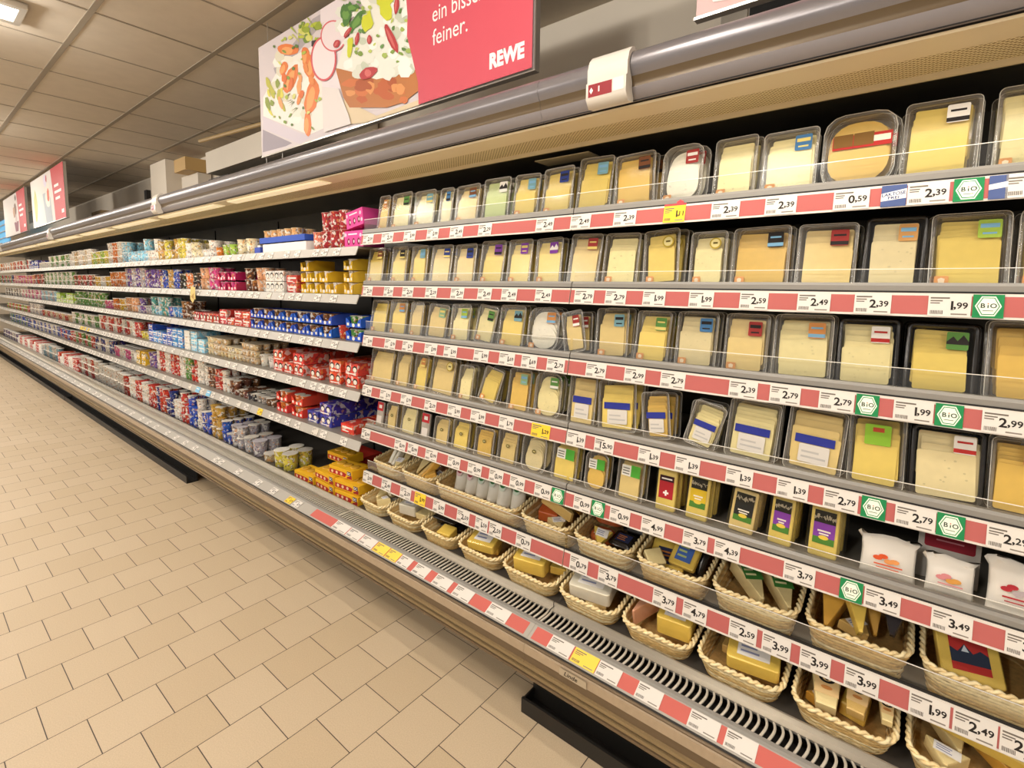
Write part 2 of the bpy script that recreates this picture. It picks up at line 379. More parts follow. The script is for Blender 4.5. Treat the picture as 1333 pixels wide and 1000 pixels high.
for ci, (x0, x1) in enumerate(cabs):
    g = .0004; a, e = x0+g, x1-g
    t = thing('refrigerated_cabinet', cab_labels[ci], 'refrigerated cabinet', ((x0+x1)/2, 1.3, 0), group='refrigerated cabinets along the wall')
    off = Vector((-(x0+x1)/2, -1.3, 0))
    T = Matrix.Translation(off)
    # bumper
    bm = MB().mat(M['nosing']); bm.smooth = False
    bm.prof_x([(1.352, .334), (1.340, .333), (1.336, .326)], a, e, T)                       # ledge inside of the ticket strip
    bm.mat(M['dark']); bm.prof_x([(1.285, .3015), (1.281, .2985), (1.284, .2955)], a, e, T)
    bm.mat(M['bump_brown']); bm.prof_x([(1.284, .2955), (1.277, .292), (1.278, .2875)], a, e, T)
    bm.mat(M['bump_beige']); bm.prof_x([(1.278, .2875), (1.272, .286), (1.270, .259), (1.274, .256)], a, e, T)
    bm.mat(M['bump_brown']); bm.prof_x([(1.274, .256), (1.276, .254), (1.276, .228)], a, e, T)
    bm.mat(M['bump_rib']); bm.prof_x([(1.276, .228), (1.268, .226), (1.266, .217), (1.274, .213)], a, e, T)
    bm.mat(M['bump_brown']); bm.prof_x([(1.274, .213), (1.276, .205)], a, e, T)
    bm.mat(M['bump_rib']); bm.prof_x([(1.276, .205), (1.268, .203), (1.267, .194), (1.275, .190)], a, e, T)
    bm.mat(M['bump_brown']); bm.prof_x([(1.275, .190), (1.277, .184), (1.272, .182), (1.272, .173), (1.279, .170), (1.60, .170)], a, e, T)
    link('bumper', bm.mesh('bumper'), t)
    st = MB().mat(M['rail'] if ci else M['rail']); st.solid_x([(1.338, .3255), (1.286, .3018), (1.286, .2995), (1.338, .3225)], a, e, T)
    link('ticket_strip', st.mesh('ticket_strip'), t)
    dk = MB().mat(M['deck']); dk.box(a, e, 1.455, 2.05, .30, .328, T); dk.mat(M['dark']); dk.box(a, e, 1.345, 1.455, .262, .275, T)
    dk.box(a, e, 1.60, 2.06, .12, .30, T)
    link('deck', dk.mesh('deck'), t)
    bk = MB().mat(M['back']); bk.box(a, e, 2.03, 2.06, .328, 2.03, T); bk.mat(M['dark'])
    xx = a + .62
    while xx < e: bk.box(xx-.004, xx+.004, 2.024, 2.03, .33, 2.0, T); xx += 1.25
    bk.box(a, e, 2.022, 2.03, 1.86, 1.872, T)
    link('back_panel', bk.mesh('back_panel'), t)
    cp = MB(); pr = canopy_profile(); cp.smooth = True
    cp.mat(M['gray_low']); cp.prof_x(pr[1:5], a, e, T)
    cp.mat(M['canopy_groove']); cp.prof_x(pr[4:8], a, e, T)
    cp.mat(M['gray_tube']); cp.prof_x(pr[7:18], a, e, T); cp.mat(M['back']); cp.prof_x([(2.06, 2.143), (2.06, 2.03)], a, e, T)
    cp.smooth = False; cp.mat(M['dark']); cp.prof_x([(1.318, 2.006), (1.322, 2.012), (1.332, 2.012), (1.332, 2.004)], a, e, T)
    cp.mat(M['back']); cp.prof_x([(1.56, 2.02), (2.05, 2.02)], a, e, T)
    can = link('canopy', cp.mesh('canopy'), t)
    cu = MB().mat(M['cream']); cu.prof_x([(1.332, 2.004), (1.336, 1.999), (1.430, 1.9985), (1.432, 2.003)], a, e, T); link('light_cover', cu.mesh('light_cover'), can)
    hc = MB().mat(M['honey']); hc.box(a, e, 1.432, 1.548, 2.0, 2.012, T); link('air_outlet', hc.mesh('air_outlet'), can)
    we = MB().mat(M['edge_white']); we.box(a, e, 1.548, 1.556, 1.986, 2.02, T); link('outlet_edge', we.mesh('outlet_edge'), can)
    if ci > 0:      # lit tubes under the canopy of the dairy cabinets
        for k in range(3):
            xa = x0 + .1 + 1.25*k; tb = MB().mat(M['tube'])
            tb.solid_x([(1.345, 1.9985), (1.352, 1.992), (1.405, 1.990), (1.420, 1.9985)], xa, xa+1.05, T)
            if xa+1.05 < -2.0: link('light_tube', tb.mesh('light_tube'), can)
    L = bpy.data.lights.new('canopy_light', 'AREA'); L.shape = 'RECTANGLE'; L.size = abs(x1-x0)-.2; L.size_y = .05; L.energy = 11; L.color = (1, .95, .85)
    lo = bpy.data.objects.new('canopy_light', L); COL.objects.link(lo); lo.location = ((x0+x1)/2, 1.38, 1.985); lo.rotation_euler = (radians(-14), 0, 0)
    # maker's plate with the script lettering
    if ci == 0:
        pl = MB().mat(M['plaincard']).color('#b7a68c'); Tp = Matrix.Translation((-.80, 1.2685, .258)) @ Matrix.Rotation(radians(4), 4, 'X')
        pl.add([(0, 0, 0), (.10, 0, 0), (.10, 0, .026), (0, 0, .026)], [(0, 1, 2, 3)], T @ Tp)
        pl.color('#17120e'); put_text(pl, 'Linde', .018, .006, -.0006, h=.016, bold=.01, shear=.35, M4=T @ Tp)
        link('maker_plate', pl.mesh('maker_plate'), t)

# kick plates standing on the floor under the bumper
def kick(x0, x1, label):
    k = MB().mat(M['kick']); k.box(x0, x1, 1.302, 1.312, 0.001, .055); k.box(x0, x1, 1.312, 1.372, .001, .008); k.box(x0, x1, 1.372, 1.380, .001, .066); k.box(x0, x0+.006, 1.312, 1.372, .008, .05)
    tag(link('kick_plate', k.mesh('kick_plate')), label, 'kick plate', 'black kick plates under the cabinets')
kick(-.975, XR, 'black kick plate lying under the cheese cabinet, nearest stretch')
kick(-8.2, -4.13, 'black kick plate under the dairy cabinet, beginning where bare floor tiles end')
kick(-15.9, -8.22, 'black kick plate far down the aisle under the last dairy cabinets')

# slotted air grilles
def grille_mesh(w):
    g = MB().mat(M['steel']); g.box(0, w, 1.425, 1.452, .326, .332); g.box(0, w, 1.448, 1.453, .332, .350); g.box(0, w, 1.3425, 1.353, .326, .3312)
    n = int(w/.0196); g.smooth = True; g.mat(M['grille_bar'])
    for i in range(n+1):
        x = .004 + i*(w-.008)/n
        rs = []
        for k in range(7):
            y = 1.353 + (1.426-1.353)*k/6; z = .329 + .007*sin(pi*k/6); dx = .009*sin(pi*k/6)
            rs.append([(x-.0032+dx, y, z-.004), (x+.0032+dx, y, z-.004), (x+.0032+dx, y, z+.001), (x-.0032+dx, y, z+.001)])
        g.rings(rs)
    g.smooth = False; g.mat(M['dark']); g.box(0, w, 1.353, 1.425, .277, .279)
    return g.mesh('air_grille')
gm = grille_mesh(1.246)
gx = SEAM + 1.25; gi = 0
while gx > -16.5:
    o = link('air_grille', gm, None, (gx+.002, 0, 0)); gi += 1
    side = 'cheese baskets' if gx > -2.3 else 'dairy pots'
    tag(o, f'slotted grey air grille before the {side}, {nth(gi)} stretch from the camera end', 'air grille', 'slotted air grilles along the cabinet front')
    gx -= 1.25

# ================================================================== SHELVES
RZ = [1.693, 1.438, 1.186, .929, .698, .4645]
RH = [.055, .055, .055, .055, .055, .061]
LZ = [1.643, 1.3985, 1.152, .897, .634]
NAMES = ['top', 'second', 'third', 'fourth', 'fifth', 'basket']
XB = -2.185
LIP = [.048, .032, .046, .022, .022, .050]
def cheese_shelf(ri, x0, x1, label):
    z = RZ[ri]; t = thing('display_shelf', label, 'shelf', ((x0+x1)/2, 1.5, z), group='cheese shelves')
    T = Matrix.Translation((-(x0+x1)/2, -1.5, -z)); a, e = x0+.002, x1-.002
    dz = -.040 if ri == 5 else 0
    d = MB().mat(M['shelfmetal']); d.box(a, e, 1.522, 2.02, z+.048+dz, z+.060+dz, T); d.mat(M['dark']); d.box(a, e, 1.56, 2.0, z+.034+dz, z+.048+dz, T); link('shelf_deck', d.mesh('shelf_deck'), t)  # lower slab coloured black for the shade under the deck
    rh = RH[ri]; r = MB().mat(M['plaincard']); r.color('#dcd2c6'); r.solid_x([(1.5, z), (1.511, z+rh), (1.515, z+rh), (1.504, z)], a, e, T)
    r.color('#b4615c'); s0, s1 = .10, .89
    r.add([(a, 1.5+.011*s0-.0006, z+rh*s0), (e, 1.5+.011*s0-.0006, z+rh*s0), (e, 1.5+.011*s1-.0006, z+rh*s1), (a, 1.5+.011*s1-.0006, z+rh*s1)], [(0, 1, 2, 3)], T)
    link('price_rail', r.mesh('price_rail'), t)
    n = MB().mat(M['nosing'])
    if ri < 5: n.solid_x([(1.514, z+.0595), (1.514, z+.072), (1.520, z+.079), (1.536, z+.079), (1.536, z+.062), (1.524, z+.062), (1.520, z+.0595)], a, e, T)
    n.mat(M['dark']); n.solid_x([(1.5125, z+rh+.0004), (1.5125, z+rh+.0045), (1.5205, z+rh+.0045), (1.5205, z+rh+.0004)], a, e, T)
    link('nosing', n.mesh('nosing'), t)
    h = LIP[ri]; zl = z if ri < 5 else z-.016
    p = MB().mat(M['plexi']); p.box(a+.004, e-.004, 1.5225, 1.5245, zl+.079, zl+.079+h, T); p.mat(M['plexi_edge']); p.box(a+.004, e-.004, 1.5223, 1.5247, zl+.079+h, zl+.0805+h, T)
    link('front_lip', p.mesh('front_lip'), t)
segs = [(XB, SEAM, 'at the dairy end'), (SEAM, SEAM+1.25, 'at the camera end'), (SEAM+1.25, XR, 'past the edge of view')]
for ri in range(6):
    for x0, x1, w in segs:
        nm = 'basket shelf' if ri == 5 else f'{NAMES[ri]} cheese shelf'
        cheese_shelf(ri, x0, x1, f'grey {nm} with a red price rail, stretch {w}')
def dairy_shelf(ri, x0, x1, k):
    z = LZ[ri]; t = thing('display_shelf', f'{NAMES[ri]} dairy shelf with slanted grey rail, {nth(k)} stretch from the cheese', 'shelf', ((x0+x1)/2, 1.5, z), group='dairy shelves')
    T = Matrix.Translation((-(x0+x1)/2, -1.5, -z)); a, e = x0+.0025, x1-.0025
    d = MB().mat(M['shelfmetal']); d.box(a, e, 1.492, 2.02, z+.036, z+.046, T); link('shelf_deck', d.mesh('shelf_deck'), t)
    r = MB().mat(M['rail']); r.solid_x([(1.472, z), (1.492, z+.0455), (1.497, z+.0455), (1.477, z)], a, e, T); link('price_rail', r.mesh('price_rail'), t)
mods = []
x = XB
while x > -16: mods.append((x-1.255, x)); x -= 1.255
for ri in range(5):
    for k, (x0, x1) in enumerate(mods): dairy_shelf(ri, x0, x1, k+1)

# ================================================================== PRICE TAGS
def rail_M(ri, x, left=False):
    """matrix that lays a flat XZ drawing onto the slanted face of a price rail"""
    z = (LZ if left else RZ)[ri]
    if left: y0, dy, h = 1.472, .020, .0455
    else: y0, dy, h = 1.5, .011, RH[ri]
    a = math.atan2(dy, h)
    return Matrix.Translation((x, y0, z)) @ Matrix.Rotation(-a, 4, 'X')
def strip_M(x):               # ticket strip on the bumper ledge
    a = math.atan2(.052, .0237)
    return Matrix.Translation((x, 1.286, .3018)) @ Matrix.Rotation(-a, 4, 'X')
def tag_mesh(w, h, price, card='#ddd6cc', ink='#2a2420', name='price_tag', small=None):
    m = MB().mat(M['plaincard']).color(card)
    m.box(0, w, -.0014, -.0004, 0, h); m.color('#6f665c')
    r = random.Random(int(w*10000)+sum(map(ord, price))*31)
    ln = .07*h
    m.quad_xz(.05*w, (.42+.2*r.random())*w, .80*h, .80*h+ln, -.0016); m.quad_xz(.05*w, (.3+.1*r.random())*w, .68*h, .68*h+ln*.8, -.0016); m.quad_xz(.05*w, .28*w, .58*h, .58*h+ln*.7, -.0016)
    m.color('#5b524a'); k = .06*w
    while k < .36*w:
        bw = w*(.008+.012*r.random()); m.quad_xz(k, k+bw, .10*h, .27*h, -.0016); k += bw+w*.012
    m.color('#857b70'); m.quad_xz(.55*w, .92*w, .09*h, .15*h, -.0016)
    if price:
        m.color(ink); eu, ct = price.split(',')
        hh = .36*h if not small else small*h
        wr = put_text(m, ct, .93*w, .36*h, -.0017, h=hh*.8, bold=.02, anchor='r')
        wr2 = put_text(m, ',', .93*w-wr-.01*w, .30*h, -.0017, h=hh*.42, bold=.02, anchor='r')
        put_text(m, eu, .93*w-wr-wr2-.015*w, .30*h, -.0017, h=hh*1.12, bold=.025, anchor='r')
    return m.mesh(name)
def bio_mesh(w, h):
    m = MB().mat(M['plaincard']).color('#23804a'); m.box(0, w, -.0014, -.0004, 0, h)
    def hexa(s, y, c):
        m.color(c); cx, cz = w/2, h/2; a, bb = w*.43*s, h*.42*s
        m.poly_xz([(cx-a, cz), (cx-a*.52, cz-bb), (cx+a*.52, cz-bb), (cx+a, cz), (cx+a*.52, cz+bb), (cx-a*.52, cz+bb)], y)
    hexa(1, -.0016, '#eef3df'); hexa(.88, -.0018, '#23804a'); hexa(.80, -.0020, '#eef3df')
    m.color('#33402f'); put_text(m, 'B', w*.26, h*.42, -.0022, h=h*.2, bold=.02); put_text(m, 'O', w*.56, h*.42, -.0022, h=h*.2, bold=.02)
    m.quad_xz(w*.475, w*.515, h*.42, h*.55, -.0022); m.color('#c0492f'); m.quad_xz(w*.475, w*.515, h*.58, h*.63, -.0022)
    m.color('#6d7d61'); m.quad_xz(w*.33, w*.67, h*.29, h*.32, -.0022)
    return m.mesh('organic_badge')
def lactose_mesh(w, h, words=True):
    m = MB().mat(M['plaincard']).color('#4c5a86'); m.box(0, w, -.0014, -.0004, 0, h)
    m.color('#eee9e4'); m.poly_xz([(0, .26*h), (w, .36*h), (w, .80*h), (0, .62*h)] if words else [(0, .4*h), (w, .48*h), (w, .72*h), (0, .62*h)], -.0016)
    m.color('#33406e')
    if words: put_text(m, 'LAKTOSE', .03*w, .46*h, -.0018, w=.94*w, h=.16*h, bold=.02, skew=.1); put_text(m, 'FREI', .28*w, .33*h, -.0018, w=.44*w, h=.13*h, bold=.02, skew=.06)
    return m.mesh('diet_badge')
W_, Y_, G_, B_, S_ = 'w', 'y', 'g', 'b', 's'
TAGS = [
 [(473,486,'2,39'),(497,512,'2,39'),(526,541,'1,99'),(556,571,'1,99'),(586,603,'2,49'),(623,640,'2,29'),(698,721,'2,49'),(743,769,'2,49'),(799,828,'2,39'),(864,892,'1,11',Y_),(926,963,'2,39'),(996,1037,'2,39'),(1085,1132,'0,59'),(1147,1180,'',B_),(1181,1236,'2,39'),(1241,1281,'',G_),(1287,1306,'',S_),(1309,1372,'2,39')],
 [(473,485,'2,29'),(500,512,'2,39'),(524,538,'2,29'),(554,569,'2,29'),(587,604,'2,39'),(622,640,'2,49'),(653,673,'2,49'),(697,718,'2,49'),(748,773,'2,79'),(788,815,'2,79'),(837,866,'1,99'),(897,929,'1,99'),(963,1000,'2,59'),(1038,1081,'2,49'),(1112,1160,'2,39'),(1208,1264,'1,99'),(1266,1307,'',G_)],
 [(473,485,'1,99'),(501,515,'1,79'),(524,538,'1,79'),(553,569,'1,99'),(578,595,'1,99'),(617,636,'1,99'),(650,670,'1,69'),(679,699,'1,69'),(712,735,'2,79'),(763,789,'2,79'),(813,840,'2,99'),(860,892,'2,79'),(949,986,'2,39'),(1002,1042,'2,79'),(1066,1112,'2,79'),(1114,1144,'',G_),(1163,1215,'1,99'),(1217,1254,'',G_),(1278,1336,'2,99')],
 [(472,484,'1,79'),(495,509,'1,79'),(522,536,'1,79'),(553,568,'2,29'),(583,600,'1,99'),(613,632,'1,99'),(650,669,'1,79'),(692,716,'1,29',Y_),(738,762,'1,39'),(774,799,'15,90'),(831,859,'1,39'),(879,911,'1,39'),(945,980,'1,39'),(1011,1052,'1,39'),(1072,1117,'2,79'),(1121,1153,'',G_),(1165,1218,'2,79'),(1219,1256,'',G_),(1284,1342,'2,29')],
 [(471,482,'0,99'),(514,528,'0,99'),(531,544,'0,99'),(554,569,'0,99'),(583,599,'0,99'),(609,627,'0,99'),(637,655,'0,99'),(664,683,'0,99'),(696,717,'0,99'),(718,734,'',G_),(747,769,'0,99'),(770,787,'',G_),(794,820,'0,99'),(835,865,'4,99'),(889,921,'3,79'),(930,963,'4,39'),(1020,1061,'3,79'),(1093,1123,'',G_),(1125,1172,'3,49'),(1212,1266,'3,49'),(1308,1366,'3,49')],
 [(473,485,'1,99'),(497,509,'2,49'),(521,535,'2,29'),(540,554,'1,99',Y_),(564,579,'1,99'),(595,611,'2,59'),(619,635,'1,59'),(637,653,'2,59'),(672,691,'0,79'),(742,765,'0,79'),(779,804,'3,79'),(850,880,'3,79'),(889,920,'4,79'),(949,985,'2,59'),(992,1029,'3,99'),(1041,1081,'3,99'),(1099,1144,'3,99'),(1183,1236,'1,99'),(1240,1298,'2,49'),(1301,1360,'2,49')]]
pos_w = ['top', 'second', 'third', 'fourth', 'fifth', 'sixth']
for ri, lst in enumerate(TAGS):
    z = RZ[ri]+.027; hc = RH[ri]-.004
    cnt = 0; prev_end = None
    for it in lst:
        p0, p1, price = it[:3]; kind = it[3] if len(it) > 3 else W_
        # row of the rail at that column: solve by the rail's height
        def xrail(px):
            lo, hi = 0., 1000.
            for _ in range(40):
                mid = (lo+hi)/2
                if at_y(px, mid, 1.505)[1] > z: lo = mid
                else: hi = mid
            return at_y(px, lo, 1.505)[0]
        xa, xb = xrail(p0), xrail(p1)
        if xb > XR-.01: continue
        if prev_end is not None and xa < prev_end+.0008: xa = prev_end+.0008
        prev_end = xb
        w = max(.03, xb-xa); h = hc; cnt += 1
        rail = f'{pos_w[ri]} red rail'
        if kind == G_: me = bio_mesh(w, hc+.001); nm, lb, ct, gr = 'organic_badge', f'green BIO hexagon card on the {rail}, {nth(cnt)} card from the left', 'badge', 'green BIO cards'
        elif kind == B_: me = lactose_mesh(w, hc+.001); nm, lb, ct, gr = 'diet_badge', 'blue and white LAKTOSE FREI card on the top red rail', 'badge', 'blue cards on the top rail'
        elif kind == S_: me = lactose_mesh(w, hc+.001, False); nm, lb, ct, gr = 'diet_badge', 'narrow blue card with white band beside the green BIO card of the top rail', 'badge', 'blue cards on the top rail'
        else:
            me = tag_mesh(w, h, price, '#f0c93c' if kind == Y_ else '#ddd6cc'); nm, ct, gr = 'price_tag', 'price tag', 'price tags along the red rails'
            lb = f'{"yellow" if kind == Y_ else "white"} price tag reading {price} on the {rail}, {nth(cnt)} card from the left'
        o = link(nm, me); o.matrix_world = rail_M(ri, xa) @ Matrix.Translation((0, -.0008, .0022)); tag(o, lb, ct, gr)
        if kind == Y_ and ri == 0:
            k = MB().mat(M['plaincard']).color('#e2474c'); k.box(0, w, -.001, 0, 0, .010); k.poly_xz([(w*.72+.012*cos(a*pi/6)*(1 if a % 2 else .8), .010+.012*sin(a*pi/6)*(1 if a % 2 else .8)) for a in range(12)], -.0013)
            c = link('red_flag', k.mesh('red_flag'), o, (0, 0, h-.004))
# ticket strip: red field between the cheese tags, white/yellow tickets
STRIP = [(436,453,W_),(454,470,W_),(471,488,W_),(489,504,Y_),(505,519,Y_),(520,534,W_),(540,557,W_),(566,586,W_),(592,614,W_),(636,662,W_),(716,744,W_),(746,777,Y_),(778,807,W_),(829,861,W_),(897,936,W_),(944,985,W_)]
def xstrip(px):
    lo, hi = 400., 1400.
    for _ in range(40):
        mid = (lo+hi)/2
        x, zz = at_y(px, mid, 1.312)
        if zz > .3136: lo = mid
        else: hi = mid
    return at_y(px, lo, 1.312)[0]
rf = MB().mat(M['plaincard']).color('#c4655b')
for (x0, x1) in ((xstrip(408), SEAM-.02), (SEAM+.012, XR-.01)):
    rf.add([strip_M(0) @ Vector((x, -.0006, z)) for x, z in ((x0, .006), (x1, .006), (x1, .052), (x0, .052))], [(0, 1, 2, 3)])
tag(link('strip_insert', rf.mesh('strip_insert')), 'red paper insert in the slanted ticket strip below the cheese baskets', 'ticket strip insert')
cnt = 0
for p0, p1, kind in STRIP:
    xa, xb = xstrip(p0), xstrip(p1); cnt += 1
    o = link('price_tag', tag_mesh(xb-xa, .048, '', '#f2cf55' if kind == Y_ else '#ddd6cc')); o.matrix_world = strip_M(xa) @ Matrix.Translation((0, -.0009, .0045))
    tag(o, f'{"yellow" if kind == Y_ else "white"} ticket on the slanted strip below the baskets, {nth(cnt)} ticket from the left', 'price tag', 'tickets on the slanted strip')

# dairy tags on the grey rails
rt = random.Random(5)
dm = {}
def dairy_tag_mesh(k):
    if k not in dm:
        if k == 'y': dm[k] = tag_mesh(.062, .041, '1,29', '#f0c93c')
        elif k == 'b':
            m = MB().mat(M['plaincard']).color('#79b3d3'); m.box(0, .075, -.0014, -.0004, 0, .041); m.color('#eee9e0'); m.quad_xz(.008, .06, .024, .03, -.0016); dm[k] = m.mesh('price_tag')
        elif k == 'g': dm[k] = tag_mesh(.06, .041, '', '#cfc8bc')
        else: dm[k] = tag_mesh(.06, .041, ['0,79', '1,19', '0,99', '1,49'][k])
    return dm[k]
far = MB().mat(M['plaincard'])
for ri in range(-1, 5):
    x = XB-.09; cnt = 0
    rail = ['top', 'second', 'third', 'fourth', 'fifth'][ri] if ri >= 0 else None
    while x > -15.6:
        x -= .068+(rt.choice((.02, .05, .09, .13)) if ri >= 0 else rt.choice((.01, .12, .2, .3)))
        k = rt.choice((0, 1, 2, 3, 0, 1, 2, 3, 'g'))
        if ri == 4 and -3.6 < x < -3.2: k = 'y' if cnt % 2 else k
        if ri == 4 and -4.6 < x < -4.0: k = 'b' if cnt % 2 else k
        if ri == 3 and -8.1 < x < -7.7: k = 'y'
        if ri == -1 and -2.75 < x < -2.62: k = 'y'
        if any(abs(x+.07-(XB-1.255*q)) < .075 and x < XB-1.255*q < x+.08 for q in range(12)): continue
        if ri == -1 and abs(x+.03-(SEAM-3.75)) < .05: continue
        Mx = (rail_M(ri, x, True) if ri >= 0 else strip_M(x)) @ Matrix.Translation((0, -.0012, .0035))
        if x > -6.4:
            o = link('price_tag', dairy_tag_mesh(k)); o.matrix_world = Mx; cnt += 1
            colr = {'y': 'yellow', 'b': 'light blue', 'g': 'grey'}.get(k, 'white')
            tag(o, f'small {colr} tag on the {rail} grey dairy rail, {nth(cnt)} from the cheese' if ri >= 0 else f'small {colr} ticket on the grey bumper strip, {nth(cnt)} from the cheese', 'price tag', 'small tags on the grey dairy rails')
        else:
            far.color({'y': '#f0c93c', 'b': '#79b3d3', 'g': '#cfc8bc'}.get(k, '#ddd6cc')); far.box(0, .06, -.0014, -.0004, 0, .040, Mx)
            far.color('#6f665c'); far.quad_xz(.006, .03, .012, .03, -.0016, Mx)
tag(link('price_tags', far.mesh('price_tags')), 'tiny price tags on the grey dairy rails far down the aisle', 'price tags', kind='stuff')

# ================================================================== SLICED CHEESE PACKS
CH = {'yel': ('#eccf66', 'yellow'), 'pale': ('#efdf9f', 'pale'), 'gold': ('#e2b955', 'golden'), 'tan': ('#e6ca80', 'tan'), 'green': ('#c6d38c', 'green herb'), 'white': ('#efe8d2', 'white'), 'beige': ('#e8d6a0', 'beige')}
LB = {'red': '#a23a36', 'org': '#d08e52', 'grn': '#5f8f46', 'lime': '#a3bd4a', 'teal': '#7aa5ae', 'blu': '#4a7aa8', 'brn': '#7a4a2c', 'wht': '#efe9df', 'navy': '#2f3f86', 'blk': '#2a2422', 'pnk': '#c9838c', 'tanl': '#d09a5b', 'purp': '#7d3f9a', 'sage': '#8fb08a', 'ochre': '#c9a93f'}
LBN = {'red': 'red', 'org': 'orange', 'grn': 'green', 'lime': 'lime green', 'teal': 'pale blue', 'blu': 'blue', 'brn': 'brown', 'wht': 'white', 'navy': 'navy', 'blk': 'black', 'pnk': 'pink', 'tanl': 'tan', 'purp': 'purple', 'sage': 'sage green', 'ochre': 'round mustard'}
def loop(pts, y): return [(x, y, z) for x, z in pts]
def stripes(m, x0, x1, z0, z1, y, c1, c2, style, rnd):
    w, h = x1-x0, z1-z0
    m.color(c1); m.poly_xz(rrect(x0, x1, z0, z1, min(w, h)*.08, 2), y)
    m.color(c2)
    if style == 0: m.quad_xz(x0+.1*w, x1-.1*w, z0+.55*h, z0+.78*h, y-.0003); m.quad_xz(x0+.2*w, x1-.2*w, z0+.2*h, z0+.3*h, y-.0003)
    elif style == 1: m.quad_xz(x0, x1, z0+.05*h, z0+.28*h, y-.0003); m.quad_xz(x0+.15*w, x1-.15*w, z0+.6*h, z0+.72*h, y-.0003)
    elif style == 2:
        m.poly_xz([(x0+w/2+.36*w*cos(a*pi/8), z0+h/2+.36*w*sin(a*pi/8)) for a in range(16)], y-.0003); m.color(c1); m.poly_xz([(x0+w/2+.22*w*cos(a*pi/6), z0+h/2+.22*w*sin(a*pi/6)) for a in range(12)], y-.0005)
    else:
        m.poly_xz([(x0, z0+.45*h), (x0+.3*w, z0+.75*h), (x0+.5*w, z0+.5*h), (x0+.75*w, z0+.85*h), (x1, z0+.5*h), (x1, z0+.3*h), (x0, z0+.3*h)], y-.0003)
